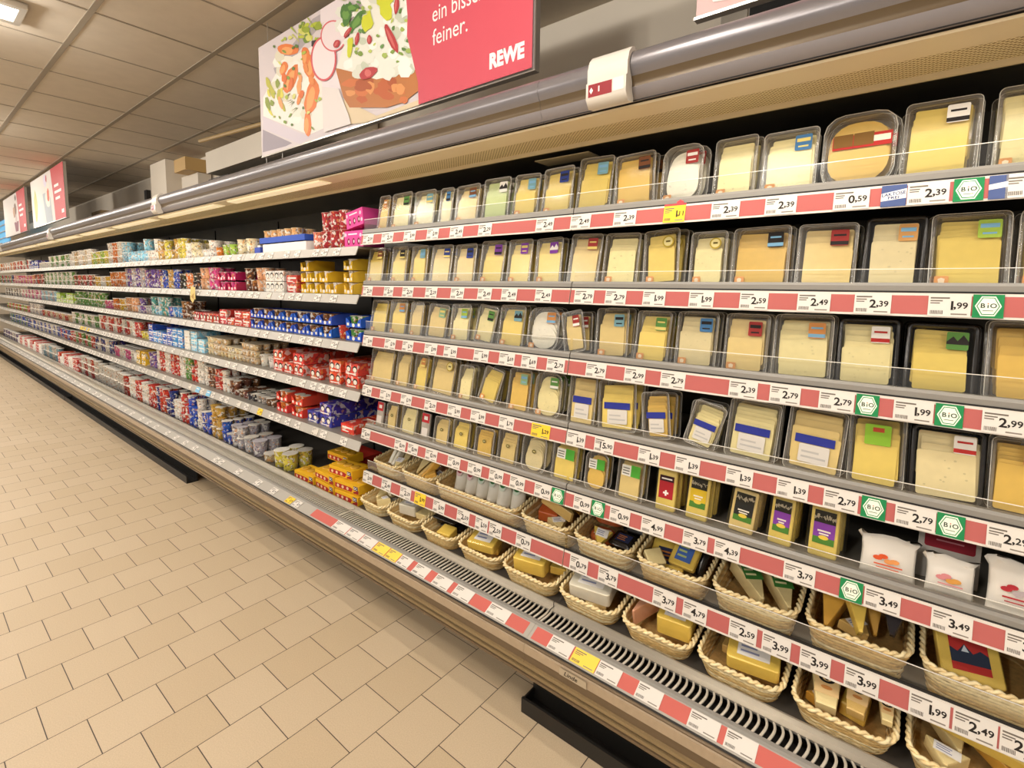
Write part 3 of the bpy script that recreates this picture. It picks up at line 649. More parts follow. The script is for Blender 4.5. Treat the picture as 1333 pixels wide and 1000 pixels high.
def make_pack(W, Hh, ck, lk, style='clear', D=.030, seed=0, round_=False, sticker=True, deep=None):
    rnd = random.Random(seed)
    T = thing('cheese_pack', None, 'cheese pack')
    r = .012 if not round_ else W*.28
    outer = rrect(-W/2, W/2, 0, Hh, r, 4); inn = rrect(-W/2+.008, W/2-.008, .008, Hh-.008, max(.006, r-.006), 4)
    back = rrect(-W/2+.014, W/2-.014, .014, Hh-.014, max(.006, r-.008), 4)
    tr = MB().mat(M['blacktray'] if style == 'black' else M['clear']); tr.smooth = True
    tr.rings([loop(outer, .002), loop(outer, 0), loop(inn, 0), loop(inn, .003), loop(back, D)]); tr.smooth = False; tr.add(loop(back, D), [tuple(range(len(back)))])
    if style != 'black':      # off-white bead painted in as the highlight of the clear rim
        tr.mat(M['plexi_edge']); tr.tube([(x, -.0004, z) for x, z in rrect(-W/2+.001, W/2-.001, .001, Hh-.001, r, 3)], .0007, 4, True)
    link('tray', tr.mesh('tray'), T)
    # cheese slices, fanned upwards
    c = MB().mat(M['cheese']); c.smooth = False
    iw = W-.026-.010*rnd.random(); n = rnd.choice((4, 5, 6)); base = hx(CH[ck][0]); ih = Hh-.026
    hs = ih*(.58+.16*rnd.random()); step = (ih-hs)/(n-1)
    x0 = rnd.uniform(-.003, .003)
    for k in range(n-1, -1, -1):
        y0 = .0030+.0040*k; z0 = .011+step*k; sh = rnd.uniform(-.0030, .0030); v = rnd.uniform(.86, 1.03); ta = radians(rnd.uniform(-1.8, 1.8))
        if round_ or ck == 'white' and lk == 'red': pr = rrect(x0+sh-iw/2, x0+sh+iw/2, z0, z0+hs, iw*.42, 5)
        else: pr = rrect(x0+sh-iw/2, x0+sh+iw/2, z0, z0+hs, .005, 2)
        pr = [(x0+(a-x0)*cos(ta)-(b_-z0-hs/2)*sin(ta), z0+hs/2+(a-x0)*sin(ta)+(b_-z0-hs/2)*cos(ta)) for a, b_ in pr]
        c.color(tuple(q*v for q in base)); c.rings([loop(pr, y0+.0022), loop(pr, y0)], True, True, True)
        if k == 0 and ck in ('pale', 'beige', 'white'):
            c.color(tuple(q*.78 for q in base))
            for _ in range(rnd.randint(6, 14)):
                hxx, hz, hr = rnd.uniform(x0-iw*.4, x0+iw*.4), rnd.uniform(z0+.01, z0+hs-.01), rnd.uniform(.0012, .0035)
                c.poly_xz([(hxx+hr*cos(a*pi/4), hz+hr*.8*sin(a*pi/4)) for a in range(8)], y0-.0002)
    link('cheese_slices', c.mesh('cheese_slices'), T)
    fl = MB().mat(M['film']); fl.add(loop(rrect(-W/2+.002, W/2-.002, .002, Hh-.002, r, 3), -.0006), [tuple(range(16))]); film = link('lid_film', fl.mesh('lid_film'), T)
    if lk:
        lw, lh = min(W*.30, .040), min(Hh*.27, .042)
        l = MB().mat(M['plaincard']); x1 = W/2-.016-rnd.random()*.006; z1 = Hh-.016-rnd.random()*.006
        st = rnd.choice((0, 0, 1, 1, 1, 3))
        c2 = rnd.choice(('#efe9df', '#e8d27a', '#2f2a28', '#7fb0cf')) if lk != 'wht' else rnd.choice(('#b8332e', '#2f2a28'))
        if lk == 'ochre':
            l.color('#b99f34'); l.poly_xz([(x1-lw/2+lw*.52*cos(a*pi/10), z1-lh/2+lw*.52*sin(a*pi/10)) for a in range(20)], -.0012)
            l.color('#e5d694'); l.poly_xz([(x1-lw/2+lw*.40*cos(a*pi/10), z1-lh/2+lw*.40*sin(a*pi/10)) for a in range(20)], -.0015); l.color('#6b5a24'); l.quad_xz(x1-.7*lw, x1-.3*lw, z1-.55*lh, z1-.42*lh, -.0018)
        elif lk == 'redband':
            l.color('#b8332e'); l.quad_xz(-W*.36, W*.44, Hh*.52, Hh*.70, -.0012); l.color('#7d5a2a')
            for q in (-.22, .06): l.quad_xz(W*q-.02, W*q+.022, Hh*.55, Hh*.72, -.0016)
            l.color('#efe3cf'); l.quad_xz(W*.2, W*.42, Hh*.58, Hh*.66, -.0016)
        elif lk == 'bluebar':
            l.color('#d6cfc4'); l.poly_xz(rrect(-W*.25, W*.27, Hh*.15, Hh*.43, .004, 2), -.0012); l.color('#2b3388'); l.quad_xz(-W*.34, W*.34, Hh*.44, Hh*.57, -.0014)
            l.color('#b9b4ad'); l.quad_xz(-W*.2, W*.22, Hh*.22, Hh*.25, -.0015); l.quad_xz(-W*.2, W*.1, Hh*.30, Hh*.33, -.0015)
        elif lk == 'greenbox':
            l.color('#e9e6dc'); l.quad_xz(-W*.34, 0, Hh*.56, Hh*.80, -.0012); l.color('#52a83a'); l.quad_xz(0, W*.34, Hh*.56, Hh*.82, -.0012); l.color('#77756c')
            for q in range(3): l.quad_xz(-W*.3, -W*.05, Hh*(.6+.06*q), Hh*(.625+.06*q), -.0015)
        elif lk == 'limebox':
            l.color('#8fbf3a'); l.poly_xz(rrect(-W*.22, W*.24, Hh*.58, Hh*.86, .003, 2), -.0012); l.color('#b5482f'); l.quad_xz(-W*.08, W*.12, Hh*.76, Hh*.82, -.0015)
        elif lk == 'dot':
            l.color('#7b7040'); l.poly_xz([(.010*cos(a*pi/5), Hh*.55+.008*sin(a*pi/5)) for a in range(10)], -.0012); l.color('#d9cd95'); l.quad_xz(-.004, .004, Hh*.54, Hh*.56, -.0015)
        else: stripes(l, x1-lw, x1, z1-lh, z1, -.0012, hx(LB[lk]), hx(c2), st, rnd)
        link('label', l.mesh('label'), film)
    if sticker:
        s = MB().mat(M['plaincard']).color('#dd9a5c'); sw = min(.026, W*.22); sx, sz = -W/2+.012, .010
        s.poly_xz(rrect(sx, sx+sw, sz, sz+.020, .002, 2), -.001); s.color('#f0d9b8'); s.poly_xz([(sx+sw*.3, sz+.004), (sx+sw*.7, sz+.004), (sx+sw*.75, sz+.013), (sx+sw*.5, sz+.016), (sx+sw*.25, sz+.013)], -.0013)
        link('price_sticker', s.mesh('price_sticker'), film)
    return T
def make_slim(W, Hh, ck, art, D=.022, seed=0):
    """vacuum pack of slices with a picture label over most of its face"""
    rnd = random.Random(seed); T = thing('cheese_pack', None, 'cheese pack')
    c = MB().mat(M['cheese']).color(hx(CH[ck][0])); pr = rrect(-W/2+.008, W/2-.008, .006, Hh-.006, .006, 3); pr2 = rrect(-W/2+.011, W/2-.011, .009, Hh-.009, .006, 3); c.smooth = True
    c.rings([loop(pr2, D), loop(pr, D-.003), loop(pr, .003), loop(pr2, .001)], True, True, True); link('cheese_slices', c.mesh('cheese_slices'), T)
    w = MB().mat(M['wrap']); w.smooth = True
    o = rrect(-W/2, W/2, 0, Hh, .004, 2); i2 = rrect(-W/2+.006, W/2-.006, .004, Hh-.004, .006, 2)
    w.rings([loop(o, D*.5), loop(i2, -.0006)]); w.smooth = False; w.add(loop(i2, -.0006), [tuple(range(len(i2)))]); w.smooth = True; w.rings([loop(o, D*.5), loop(i2, D+.001)]); link('wrapper', w.mesh('wrapper'), T)
    l = MB().mat(M['plaincard']); y = -.0012
    a, e = -W/2+.016, W/2-.016
    if art == 'swiss':
        l.color('#a8262d'); l.quad_xz(a, e, Hh*.3, Hh*.78, y); l.color('#3a1d22'); l.quad_xz(a, e, Hh*.66, Hh*.78, y-.0003); l.color('#f0e8e0'); l.quad_xz(-.003, .003, Hh*.36, Hh*.36+.018, y-.0003); l.quad_xz(-.009, .009, Hh*.36+.006, Hh*.36+.012, y-.0005)
        l.quad_xz(a+.006, e-.006, Hh*.70, Hh*.73, y-.0005)
    else:
        main = {'yellow': '#d8b52f', 'black': '#2b2a27', 'purple': '#7f3f9c'}[art]
        l.color(main); l.quad_xz(a, e, Hh*.34, Hh*.86, y); l.color('#2d2a22'); l.quad_xz(a, e, Hh*.66, Hh*.88, y-.0003)
        l.color('#a59a83')
        for q in range(9):
            u = a+(e-a)*(q+.5)/9; rr_ = .004; l.poly_xz([(u+rr_*cos(t*pi/3), Hh*(.72+.09*rnd.random())+rr_*sin(t*pi/3)) for t in range(6)], y-.0006-.00005*q)
        l.color('#4b7a2f'); l.quad_xz(a, e, Hh*.28, Hh*.40, y-.0003); l.color('#eee6d6'); l.quad_xz(a+.01, e-.01, Hh*.50, Hh*.53, y-.0006); l.quad_xz(a+.014, e-.014, Hh*.45, Hh*.475, y-.0006); l.color('#e2c24a'); l.poly_xz([(.012*cos(t*pi/6), Hh*.40+.006*sin(t*pi/6)) for t in range(12)], y-.0007)
    link('label', l.mesh('label'), T)
    return T
def make_bag(W, Hh, art, seed=0, D=.03):
    """soft white pouch with a crimped top edge"""
    rnd = random.Random(seed); T = thing('cheese_pouch', None, 'cheese pouch')
    m = MB().mat(M['print']).color('#e5ddd0'); m.smooth = True; rs = []
    for k in range(9):
        t = k/8; z = Hh*t; bulge = D*.5*max(0, sin(pi*min(1, t*1.15)))**.6 if t < .87 else .001; half = W/2*(1-.05*sin(pi*t)) + (.008 if k == 8 else 0)
        n = 14; row = []
        for i in range(n):
            a = 2*pi*i/n; row.append((half*cos(a)*(1.0), D*.5+bulge*sin(a)+.002*sin(5*a+k), z+(.006*sin(3*a+seed) if k >= 7 else 0)))
        rs.append(row)
    m.rings(rs, True, True, True); link('pouch', m.mesh('pouch'), T)
    l = MB().mat(M['plaincard']); y = D*.5-D*.5-.0035
    cs = {'orange': ('#d9582f', '#e79a5a'), 'rose': ('#d98a8a', '#d99a4a'), 'red': ('#b03038', '#b8a8a8')}[art]
    for q in range(4):
        l.color(cs[0] if q < 2 else cs[1]); u = -W*.18+W*.1*q; v = Hh*(.5+.06*sin(q*2)); l.poly_xz([(u+.010*cos(t*pi/5), v+.006*sin(t*pi/5)) for t in range(10)], y-.0003*q)
    l.color(cs[0]); l.quad_xz(-W*.24, W*.26, Hh*.34, Hh*.37, y); l.quad_xz(-W*.2, W*.2, Hh*.27, Hh*.29, y)
    link('label', l.mesh('label'), T)
    return T
# rows: (px left, px right, px top, cheese, label, style, roll degrees)
PK = [
 [(491,506,256,'gold','org'),(508,535,252,'pale','grn'),(538,566,249,'pale','teal'),(570,589,246,'pale','blu'),(591,624,242,'tan','brn'),(627,663,233,'green','wht'),(667,701,228,'yel','teal'),(704,746,219,'yel','navy'),(750,796,204,'yel','teal'),(800,855,200,'gold','brn',0,-3),(859,915,190,'white','red','round'),(927,985,180,'pale',None),(990,1064,171,'pale','blu'),(1068,1166,148,'gold','redband','round'),(1171,1274,131,'yel','wht'),(1291,1375,118,'pale','org')],
 [(477,500,324,'yel','brn'),(508,529,322,'yel','blk'),(534,556,321,'yel','teal'),(558,588,320,'tan','navy'),(589,620,319,'tan','navy'),(623,656,315,'yel','purp'),(659,692,313,'yel','purp'),(695,733,311,'yel','purp',0,-2),(737,781,306,'tan','red',0,2),(784,831,305,'pale',None),(836,888,300,'yel','ochre',0,-4),(897,947,303,'pale','ochre'),(951,1029,297,'gold','blk',0,-1),(1035,1115,293,'tan','red'),(1121,1204,284,'beige','tanl','black'),(1209,1316,277,'yel','lime'),(1322,1400,277,'yel','lime')],
 [(481,504,392,'yel',None),(506,529,391,'yel','org'),(532,551,394,'tan',None),(554,582,397,'tan','sage',0,4),(585,612,397,'pale','lime'),(615,644,398,'pale','grn','clear',8),(648,682,399,'yel','teal'),(685,728,402,'white','org','round'),(733,770,405,'tan','red','clear',-13),(775,819,403,'tan','teal','clear',-2),(824,872,407,'yel','grn'),(878,934,408,'beige','blu'),(941,1000,411,'tan','red'),(1004,1084,412,'pale','org'),(1089,1170,417,'pale','wht','black'),(1176,1272,424,'yel','grn','black'),(1282,1380,420,'gold','wht')],
 [(482,511,456,'tan',None),(514,534,459,'tan',None),(537,556,463,'yel','org'),(558,591,466,'tan','ochre','clear',3),(595,616,477,'pale',None),(619,650,478,'yel',None,'clear',13),(660,690,482,'gold','sage'),(694,731,487,'pale','grn','round'),(739,775,490,'tan','bluebar'),(779,832,498,'yel','bluebar','clear',-5),(836,880,512,'gold','bluebar','clear',-9),(884,937,523,'pale','bluebar','clear',13),(942,1012,524,'pale','bluebar','clear',3),(1018,1098,534,'tan','bluebar','clear',3),(1103,1179,543,'yel','limebox'),(1184,1282,560,'beige','wht','black'),(1287,1372,570,'gold','wht')],
 [None, (502,518,526,'tan','dot'),(521,543,530,'pale','dot'),None,(564,585,544,'tan','dot'),(588,612,548,'yel','dot'),(617,643,558,'gold','dot'),(647,674,562,'tan','dot'),(679,711,567,'beige','dot','round'),(717,752,576,'yel','greenbox'),(760,792,590,'gold','greenbox','round'),(801,838,597,'tan','greenbox')],
]
DEPTH = {0: 3, 1: 3, 2: 3, 3: 3, 4: 2}
def row_span(p0, p1, zc, Y0, Y1):
    def xr(px, Y):
        lo, hi = -200., 1400.
        for _ in range(45):
            mid = (lo+hi)/2
            if at_y(px, mid, Y)[1] > zc: lo = mid
            else: hi = mid
        return at_y(px, lo, Y)[0]
    return xr(p0, Y0), xr(p1, Y1)
LEAN = -9
def place_pack(root, x, ri, roll, yaw, lean=LEAN, y=1.548, D=.026):
    z = RZ[ri]+.0605
    W2 = root['_w']/2
    root.rotation_euler = (radians(lean), radians(roll), radians(yaw))
    lift = abs(sin(radians(roll)))*W2 + sin(radians(-lean))*D*1.02
    root.location = (x, y, z+lift+.0008)
for ri, lst in enumerate(PK):
    cnt = 0; limit = None
    for it in lst:
        if it is None: cnt += 1; continue
        p0, p1, pt, ck, lk = it[:5]; style = (it[5] if len(it) > 5 else 'clear') or 'clear'; roll = it[6] if len(it) > 6 else random.uniform(-1.2, 1.2)
        cnt += 1
        zd = RZ[ri]+.0605
        xa, xb = row_span(p0-.5, p1+.5, zd+.07, 1.552, 1.562)
        if xb > .42: xb = xa+.15
        sh = abs(sin(radians(roll)))*.05
        if limit is not None and xa < limit+.002: xa = limit+.002
        W = max(.045, xb-xa-2*sh)
        # height from the top edge
        zt = at_y((p0+p1)/2 if p1 < 1300 else 1290, pt, 1.566)[1]
        Hh = (zt-zd)/cos(radians(LEAN)) - (W/2*abs(sin(radians(roll)))*1.2)
        Hh = min(max(Hh, .09), .20)
        maxh = (RZ[ri-1]+.032-zd) if ri else .2
        Hh = min(Hh, maxh-.008)
        x = (xa+xb)/2; limit = xb
        nm_style = 'black' if style == 'black' else 'clear'
        t = make_pack(W-.002, Hh, ck, lk, nm_style, seed=ri*100+cnt, round_=style == 'round', sticker=(ri in (0, 1, 2, 3) and nm_style == 'clear' and lk not in ('bluebar', 'limebox', 'wht', 'redband') and cnt % 5 != 4))
        t['_w'] = W
        yaw = random.uniform(-3, 3)
        place_pack(t, x, ri, roll, yaw)
        sp = {'bluebar': 'navy bar', 'greenbox': 'green white label', 'limebox': 'lime label', 'dot': 'dark emblem', 'redband': 'red band', None: 'no label'}
        what = sp[lk] if lk in sp else f'{LBN[lk]} label'
        kindw = 'round-cornered' if style == 'round' else 'black' if style == 'black' else 'clear'
        lean_w = ' leaning left' if roll <= -8 else ' leaning right' if roll >= 8 else ''
        tag(t, f'{CH[ck][1]} cheese in {kindw} tray{lean_w}, {what}, {nth(cnt)} from left on {NAMES[ri]} cheese shelf', None, f'cheese packs on the {NAMES[ri]} shelf')
        for q in range(1, DEPTH[ri]):
            rz = radians(yaw+random.uniform(-3, 3))
            c = dup(t, (x+random.uniform(-.009, .009), 1.548+.037*q, t.location.z), (radians(LEAN), t.rotation_euler.y*.3, rz), f'{CH[ck][1]} cheese pack {["", "right", "two places"][q]} behind the {nth(cnt)} pack on {NAMES[ri]} cheese shelf')
            if abs(roll) > 5: c.location.z = zd+.008
    
# fifth shelf: pouches with red heads, picture packs, soft white bags
def on_fifth(t, p0, p1, W, roll=0, lean=LEAN):
    t['_w'] = W; xa, xb = row_span(p0, p1, RZ[4]+.12, 1.552, 1.566); place_pack(t, (xa+xb)/2, 4, roll, random.uniform(-3, 3), lean)
for k, (p0, p1) in enumerate(((489, 500), (546, 561))):
    t = thing('hanging_pouch', f'silver pouch with a red head, {["leftmost","second"][k]} of two on the fifth cheese shelf', 'cheese pouch', group='red headed pouches')
    m = MB().mat(M['print']).color('#b4aba0'); m.smooth = True; m.rings([loop(rrect(-.028, .028, 0, .13, .003, 2), .012), loop(rrect(-.026, .026, 0, .13, .003, 2), 0)], True, True, True); link('pouch', m.mesh('pouch'), t)
    l = MB().mat(M['plaincard']).color('#b92f35'); l.quad_xz(-.026, .026, .085, .128, -.0008); l.color('#efe6e0'); l.quad_xz(-.012, .014, .098, .115, -.0011); l.color('#d8cec4'); l.quad_xz(-.02, .02, .02, .06, -.0008); link('label', l.mesh('label'), t)
    on_fifth(t, p0, p1, .056)
SL = [(850,884,'yel','swiss','red label with a white cross'),(889,926,'yel','yellow','yellow and green picture label'),(944,986,'tan','black','black and green picture label'),(995,1036,'yel','purple','purple picture label'),(1047,1096,'yel','purple','purple picture label and a wider face')]
for k, (p0, p1, ck, art, what) in enumerate(SL):
    xa, xb = row_span(p0, p1, RZ[4]+.12, 1.552, 1.566); W = xb-xa-.004
    t = make_slim(W, [.155, .155, .14, .15, .15][k], ck, art, seed=k); on_fifth(t, p0, p1, W, [0, 2, 5, 2, 1][k])
    tag(t, f'slim cheese pack with a {what} on fifth cheese shelf', None, 'picture label cheese packs')
    for q in (1, 2):
        dup(t, (t.location.x+.004*q, t.location.y+.036*q, t.location.z), None, f'slim pack {["","one","two"][q]} behind the one with {what}')
BG = [(1118,1196,.105,'orange','with orange print'),(1203,1272,.095,'rose','with faint pink print'),(1283,1365,.125,'red','with red print at the frame edge')]
for k, (p0, p1, hh, art, what) in enumerate(BG):
    xa, xb = row_span(p0, p1, RZ[4]+.1, 1.552, 1.566); W = min(xb-xa, .13)
    t = make_bag(W-.006, hh, art, k); on_fifth(t, p0, p1, W, 0, -6); tag(t, f'soft white cheese pouch {what} on the fifth cheese shelf', None, 'white pouches on the fifth shelf')
t = thing('card_header', 'dark red card standing behind the white pouches on the fifth cheese shelf', 'card')
m = MB().mat(M['plaincard']).color('#bdb6ac'); m.box(-.06, .06, 0, .004, 0, .15); link('panel', m.mesh('panel'), t)
m = MB().mat(M['plaincard']).color('#8d2430'); m.poly_xz(rrect(-.048, .05, .085, .145, .006, 3), -.0006); m.color('#c77f86'); m.quad_xz(-.03, .03, .118, .123, -.0009); m.quad_xz(-.025, .028, .105, .109, -.0009); link('print', m.mesh('print'), t)
xa, xb = row_span(1208, 1262, RZ[4]+.13, 1.62, 1.62); t.location = ((xa+xb)/2, 1.64, RZ[4]+.0612)

# ================================================================== WICKER BASKETS
def resample(pts, n):
    P = [Vector((a, b)) for a, b in pts]; P.append(P[0]); d = [0]
    for i in range(len(P)-1): d.append(d[-1]+(P[i+1]-P[i]).length)
    out = []; j = 0
    for k in range(n):
        t = d[-1]*k/n
        while d[j+1] < t: j += 1
        f = (t-d[j])/max(1e-9, d[j+1]-d[j]); out.append(P[j].lerp(P[j+1], f))
    return out
def make_basket(W, D, hf, hb, seed=0):
    rnd = random.Random(seed); T = thing('wicker_basket', None, 'basket')
    N = int((W+D)*2/.0062)//6*6; K = 9
    top = resample(rrect(-W/2, W/2, -D/2, D/2, .042, 5), N); bot = resample(rrect(-W/2+.016, W/2-.016, -D/2+.013, D/2-.013, .05, 5), N)
    ht = lambda y: hf+(hb-hf)*max(0, min(1, (y+D/2)/D))**1.2
    cen = Vector((0, 0)); tones = [hx('#e8cd96'), hx('#dcbb7d'), hx('#cfa868'), hx('#f0dcab')]
    m = MB().mat(M['wicker']); m.smooth = True
    def ringat(t, off, ph):
        out = []
        for i in range(N):
            p = bot[i].lerp(top[i], t); nrm = (top[i]-bot[i]); nrm = Vector((nrm.x, nrm.y)); nrm.normalize()
            q = p + nrm*(off + .0016*cos(2*pi*i/6+pi*ph)); out.append((q.x, q.y, .004+(ht(top[i].y)-.004)*t))
        return out
    for side, base in ((0, 0.0), (1, -.0055)):
        for k in range(K):
            a, bb = k/K, (k+1)/K; s = 1 if side == 0 else -1
            rr = [ringat(a+.02/K, base-s*.0010, k), ringat((a+bb)/2, base+s*.0012, k), ringat(bb-.02/K, base-s*.0010, k)]
            m.color(rnd.choice(tones)); m.rings(rr)
    m.smooth = False; m.color(tones[2]); fl = max(.006, hf-.058); q = [bot[i].lerp(top[i], (fl-.004)/ht(top[i].y)) for i in range(N)]; m.add([(p.x*.985, p.y*.985, fl) for p in q], [tuple(range(N))]); m.add([(p.x, p.y, .0015) for p in bot], [tuple(range(N))])
    link('woven_wall', m.mesh('woven_wall'), T)
    r = MB().mat(M['wicker']); r.smooth = True
    for ph in (0, pi):
        path = []
        for i in range(N):
            a = 2*pi*i/7+ph; p = top[i]; nrm = (top[i]-bot[i]).normalized(); c0 = p - nrm*.002 + nrm*.0042*cos(a)
            path.append((c0.x, c0.y, ht(p.y)+.003+.0042*sin(a)))
        r.color(tones[3] if ph else tones[0]); r.tube(path, .0048, 6, True)
    link('braided_rim', r.mesh('braided_rim'), T)
    return T

def put_label(m, cx, cy, z, w, h, style):       # flat sticker in the XY plane
    m.mat(M['plaincard'])
    pal = {'white': ('#ece7e0', '#8a8fae'), 'dark': ('#2a3050', '#c77b3a'), 'blue': ('#4668b0', '#b7c47a'), 'red': ('#b8332e', '#2c2a33'), 'green': ('#3f7a35', '#e0d7a0'), 'emblem': ('#e6c38a', '#1d1a18'), 'tanlabel': ('#c9a070', '#3a2a20')}[style]
    m.color(pal[0]); m.add([(cx-w/2, cy-h/2, z), (cx+w/2, cy-h/2, z), (cx+w/2, cy+h/2, z), (cx-w/2, cy+h/2, z)], [(0, 1, 2, 3)])
    m.color(pal[1])
    if style == 'emblem':
        m.add([(cx+.022*cos(a*pi/8), cy+h*.12+.014*sin(a*pi/8), z+.0003) for a in range(16)], [tuple(range(16))]); m.color(pal[0]); m.add([(cx+.012*cos(a*pi/6), cy+h*.12+.007*sin(a*pi/6), z+.0006) for a in range(12)], [tuple(range(12))])
        m.color(pal[1]); m.add([(cx+.005*cos(a*pi/4), cy+h*.12+.005*sin(a*pi/4), z+.0009) for a in range(8)], [tuple(range(8))])
        m.color('#cf8a4a'); m.add([(cx+.016*cos(a*pi/8), cy-h*.22+.007*sin(a*pi/8), z+.0003) for a in range(16)], [tuple(range(16))])
    elif style == 'red':
        m.color('#2c3446'); m.add([(cx-w/2, cy-h*.3, z+.0003), (cx+w/2, cy-h*.3, z+.0003), (cx+w/2, cy, z+.0003), (cx+w*.3, cy+h*.1, z+.0003), (cx+w*.1, cy-.02*h, z+.0003), (cx-w*.1, cy+h*.2, z+.0003), (cx-w*.3, cy-.02*h, z+.0003), (cx-w/2, cy+h*.08, z+.0003)], [(7, 6, 5, 4, 3, 2, 1, 0)][:1])
        m.color('#cfd6da'); m.add([(cx-w*.2, cy, z+.0006), (cx-w*.1, cy+.18*h, z+.0006), (cx, cy, z+.0006)], [(0, 2, 1)]); m.color('#e9c9b0'); m.add([(cx-w*.4, cy+.32*h, z+.0004), (cx+w*.4, cy+.32*h, z+.0004), (cx+w*.4, cy+.38*h, z+.0004), (cx-w*.4, cy+.38*h, z+.0004)], [(0, 1, 2, 3)])
    else:
        for q in (-.25, 0, .22): m.add([(cx-w*.4, cy+h*(q-.05), z+.0003), (cx+w*(.1+.3*abs(q)), cy+h*(q-.05), z+.0003), (cx+w*(.1+.3*abs(q)), cy+h*(q+.05), z+.0003), (cx-w*.4, cy+h*(q+.05), z+.0003)], [(0, 1, 2, 3)])
def cheese_piece(kind, sx, sy, sz, c, lab=None):
    """lies flat, origin at the middle of its underside; sx across, sy deep, sz thick"""
    nm = {'wedge': 'cheese_wedge', 'tri': 'cheese_wedge', 'block': 'cheese_block', 'slab': 'cheese_slab', 'blister': 'blister_pack', 'bag': 'cheese_bag', 'sausage': 'smoked_cheese', 'olive': 'olive_wedge_pack', 'stick': 'cheese_stick'}[kind]
    T = thing(nm, None, {'blister': 'cheese pack', 'bag': 'cheese bag', 'olive': 'olive pack'}.get(kind, 'cheese'))
    m = MB().mat(M['cheese']).color(c)
    lz = sz
    if kind in ('wedge', 'tri', 'olive'):
        tw = sx*(.27 if kind == 'tri' else .05); base = [(-sx/2, sy/2), (sx/2, sy/2), (tw, -sy/2), (-tw, -sy/2)]
        if kind == 'olive': m.mat(M['print']).color('#241c22')
        def shr(k, z): return [(x*k, (y-.1*sy)*k+.1*sy, z) for x, y in base]
        m.rings([shr(.95, 0), shr(1, .003), shr(1, sz-.003), shr(.95, sz)], True, True, True)
        link('cheese', m.mesh('cheese_body'), T)
        w = MB().mat(M['wrap']); w.smooth = False; w.rings([shr(1.03, -.0002), shr(1.05, .004), shr(1.05, sz-.003), shr(.99, sz+.001)], True, False, True); link('wrapper', w.mesh('wrapper'), T)
        cy0 = .2*sy if kind != 'tri' else -.10*sy
        if kind == 'olive':
            o = MB().mat(M['print']); o.smooth = True; rr = random.Random(4)
            for q in range(16):
                v = rr.uniform(-.25, .42); u = rr.uniform(-.4, .4)*(v+.55); o.color(rr.choice(('#2a2030', '#3a2a2c', '#1c1820')))
                o.lathe([(.001, 0), (.006, .003), (.006, .006), (.001, .009)], 8, True, True, Matrix.Translation((u*sx, v*sy, sz-.004)))
            link('olives', o.mesh('olives'), T)
    elif kind in ('block', 'slab', 'sausage'):
        r = min(sx, sy)*(.08 if kind != 'sausage' else .45); pr = rrect(-sx/2, sx/2, -sy/2, sy/2, r, 4); e = .003 if kind != 'sausage' else sz*.3
        pin = rrect(-sx/2+e, sx/2-e, -sy/2+e, sy/2-e, max(.002, r-e), 4); m.smooth = kind == 'sausage'
        m.rings([[(x, y, 0) for x, y in pin], [(x, y, e) for x, y in pr], [(x, y, sz-e) for x, y in pr], [(x, y, sz) for x, y in pin]], True, True, True)
        link('cheese', m.mesh('cheese_body'), T)
        w = MB().mat(M['wrap']); po = rrect(-sx/2-.001, sx/2+.001, -sy/2-.001, sy/2+.001, r, 4)
        w.rings([[(x, y, .001) for x, y in po], [(x, y, sz) for x, y in po], [(x, y, sz+.0012) for x, y in pin]], True, False, True); link('wrapper', w.mesh('wrapper'), T); cy0 = -.12*sy
    elif kind == 'blister':
        m.mat(M['blacktray']).color('#1c1917'); o = rrect(-sx/2, sx/2, -sy/2, sy/2, .015, 4); i2 = rrect(-sx/2+.012, sx/2-.012, -sy/2+.012, sy/2-.012, .012, 4); m.smooth = True
        m.rings([[(x, y, 0) for x, y in i2], [(x, y, sz*.75) for x, y in i2], [(x, y, sz*.8) for x, y in o], [(x, y, sz*.8+.002) for x, y in o], [(x, y, sz*.8+.002) for x, y in i2], [(x*.94, y*.94, sz) for x, y in i2]], True, True, True)
        link('tray', m.mesh('tray'), T); cy0 = 0
    elif kind == 'bag':      # upright paper bag with a clear round-topped window
        m.mat(M['print']).color('#e3dccb'); m.smooth = True; rs = []
        for k in range(8):
            t = k/7; z = sz*t; hw = sx/2*(1-.35*max(0, t-.55)/.45); hd = sy/2*(1-t*.9)+.002
            rs.append([(hw*cos(2*pi*i/16)*(1+.04*cos(4*pi*i/16*2)), hd*sin(2*pi*i/16), z) for i in range(16)])
        m.rings(rs, True, True, True); link('bag', m.mesh('bag'), T)
        l = MB().mat(M['plaincard'])
        cc, ww = {'green': ('#3f7a45', '#c9d2c0'), 'red': ('#a8464c', '#d9b8b6')}[lab]
        Ml = Matrix.Translation((0, -sy*.5*.52-.004, sz*.62)) @ Matrix.Rotation(radians(-18), 4, 'X')
        l.color(ww); l.add([(.019*cos(a*pi/9), 0, .022*sin(a*pi/9)) for a in range(18)], [tuple(range(18))], Ml); l.color(cc); l.add([(.015*cos(a*pi/9), -.0005, .006+.014*sin(a*pi/9)) for a in range(18)], [tuple(range(18))], Ml)
        l.color('#e8e3d6'); l.add([(x, -.0009, z) for x, z in ((-.009, .003), (.009, .003), (.009, .008), (-.009, .008))], [(0, 1, 2, 3)], Ml); link('label', l.mesh('label'), T); return T
    else:                    # stick
        pr = rrect(-sx/2, sx/2, 0, sz, sz*.2, 3); m.rings([[(x, -sy/2, z) for x, z in pr], [(x, sy/2, z) for x, z in pr]], True, True, True); link('cheese', m.mesh('cheese_body'), T); cy0 = 0
    if lab and kind != 'olive':
        l = MB(); put_label(l, 0, cy0, sz+.0016, sx*(.62 if kind != 'tri' else .66), sy*(.5 if kind != 'tri' else .45), lab); link('label', l.mesh('label'), T)
    return T
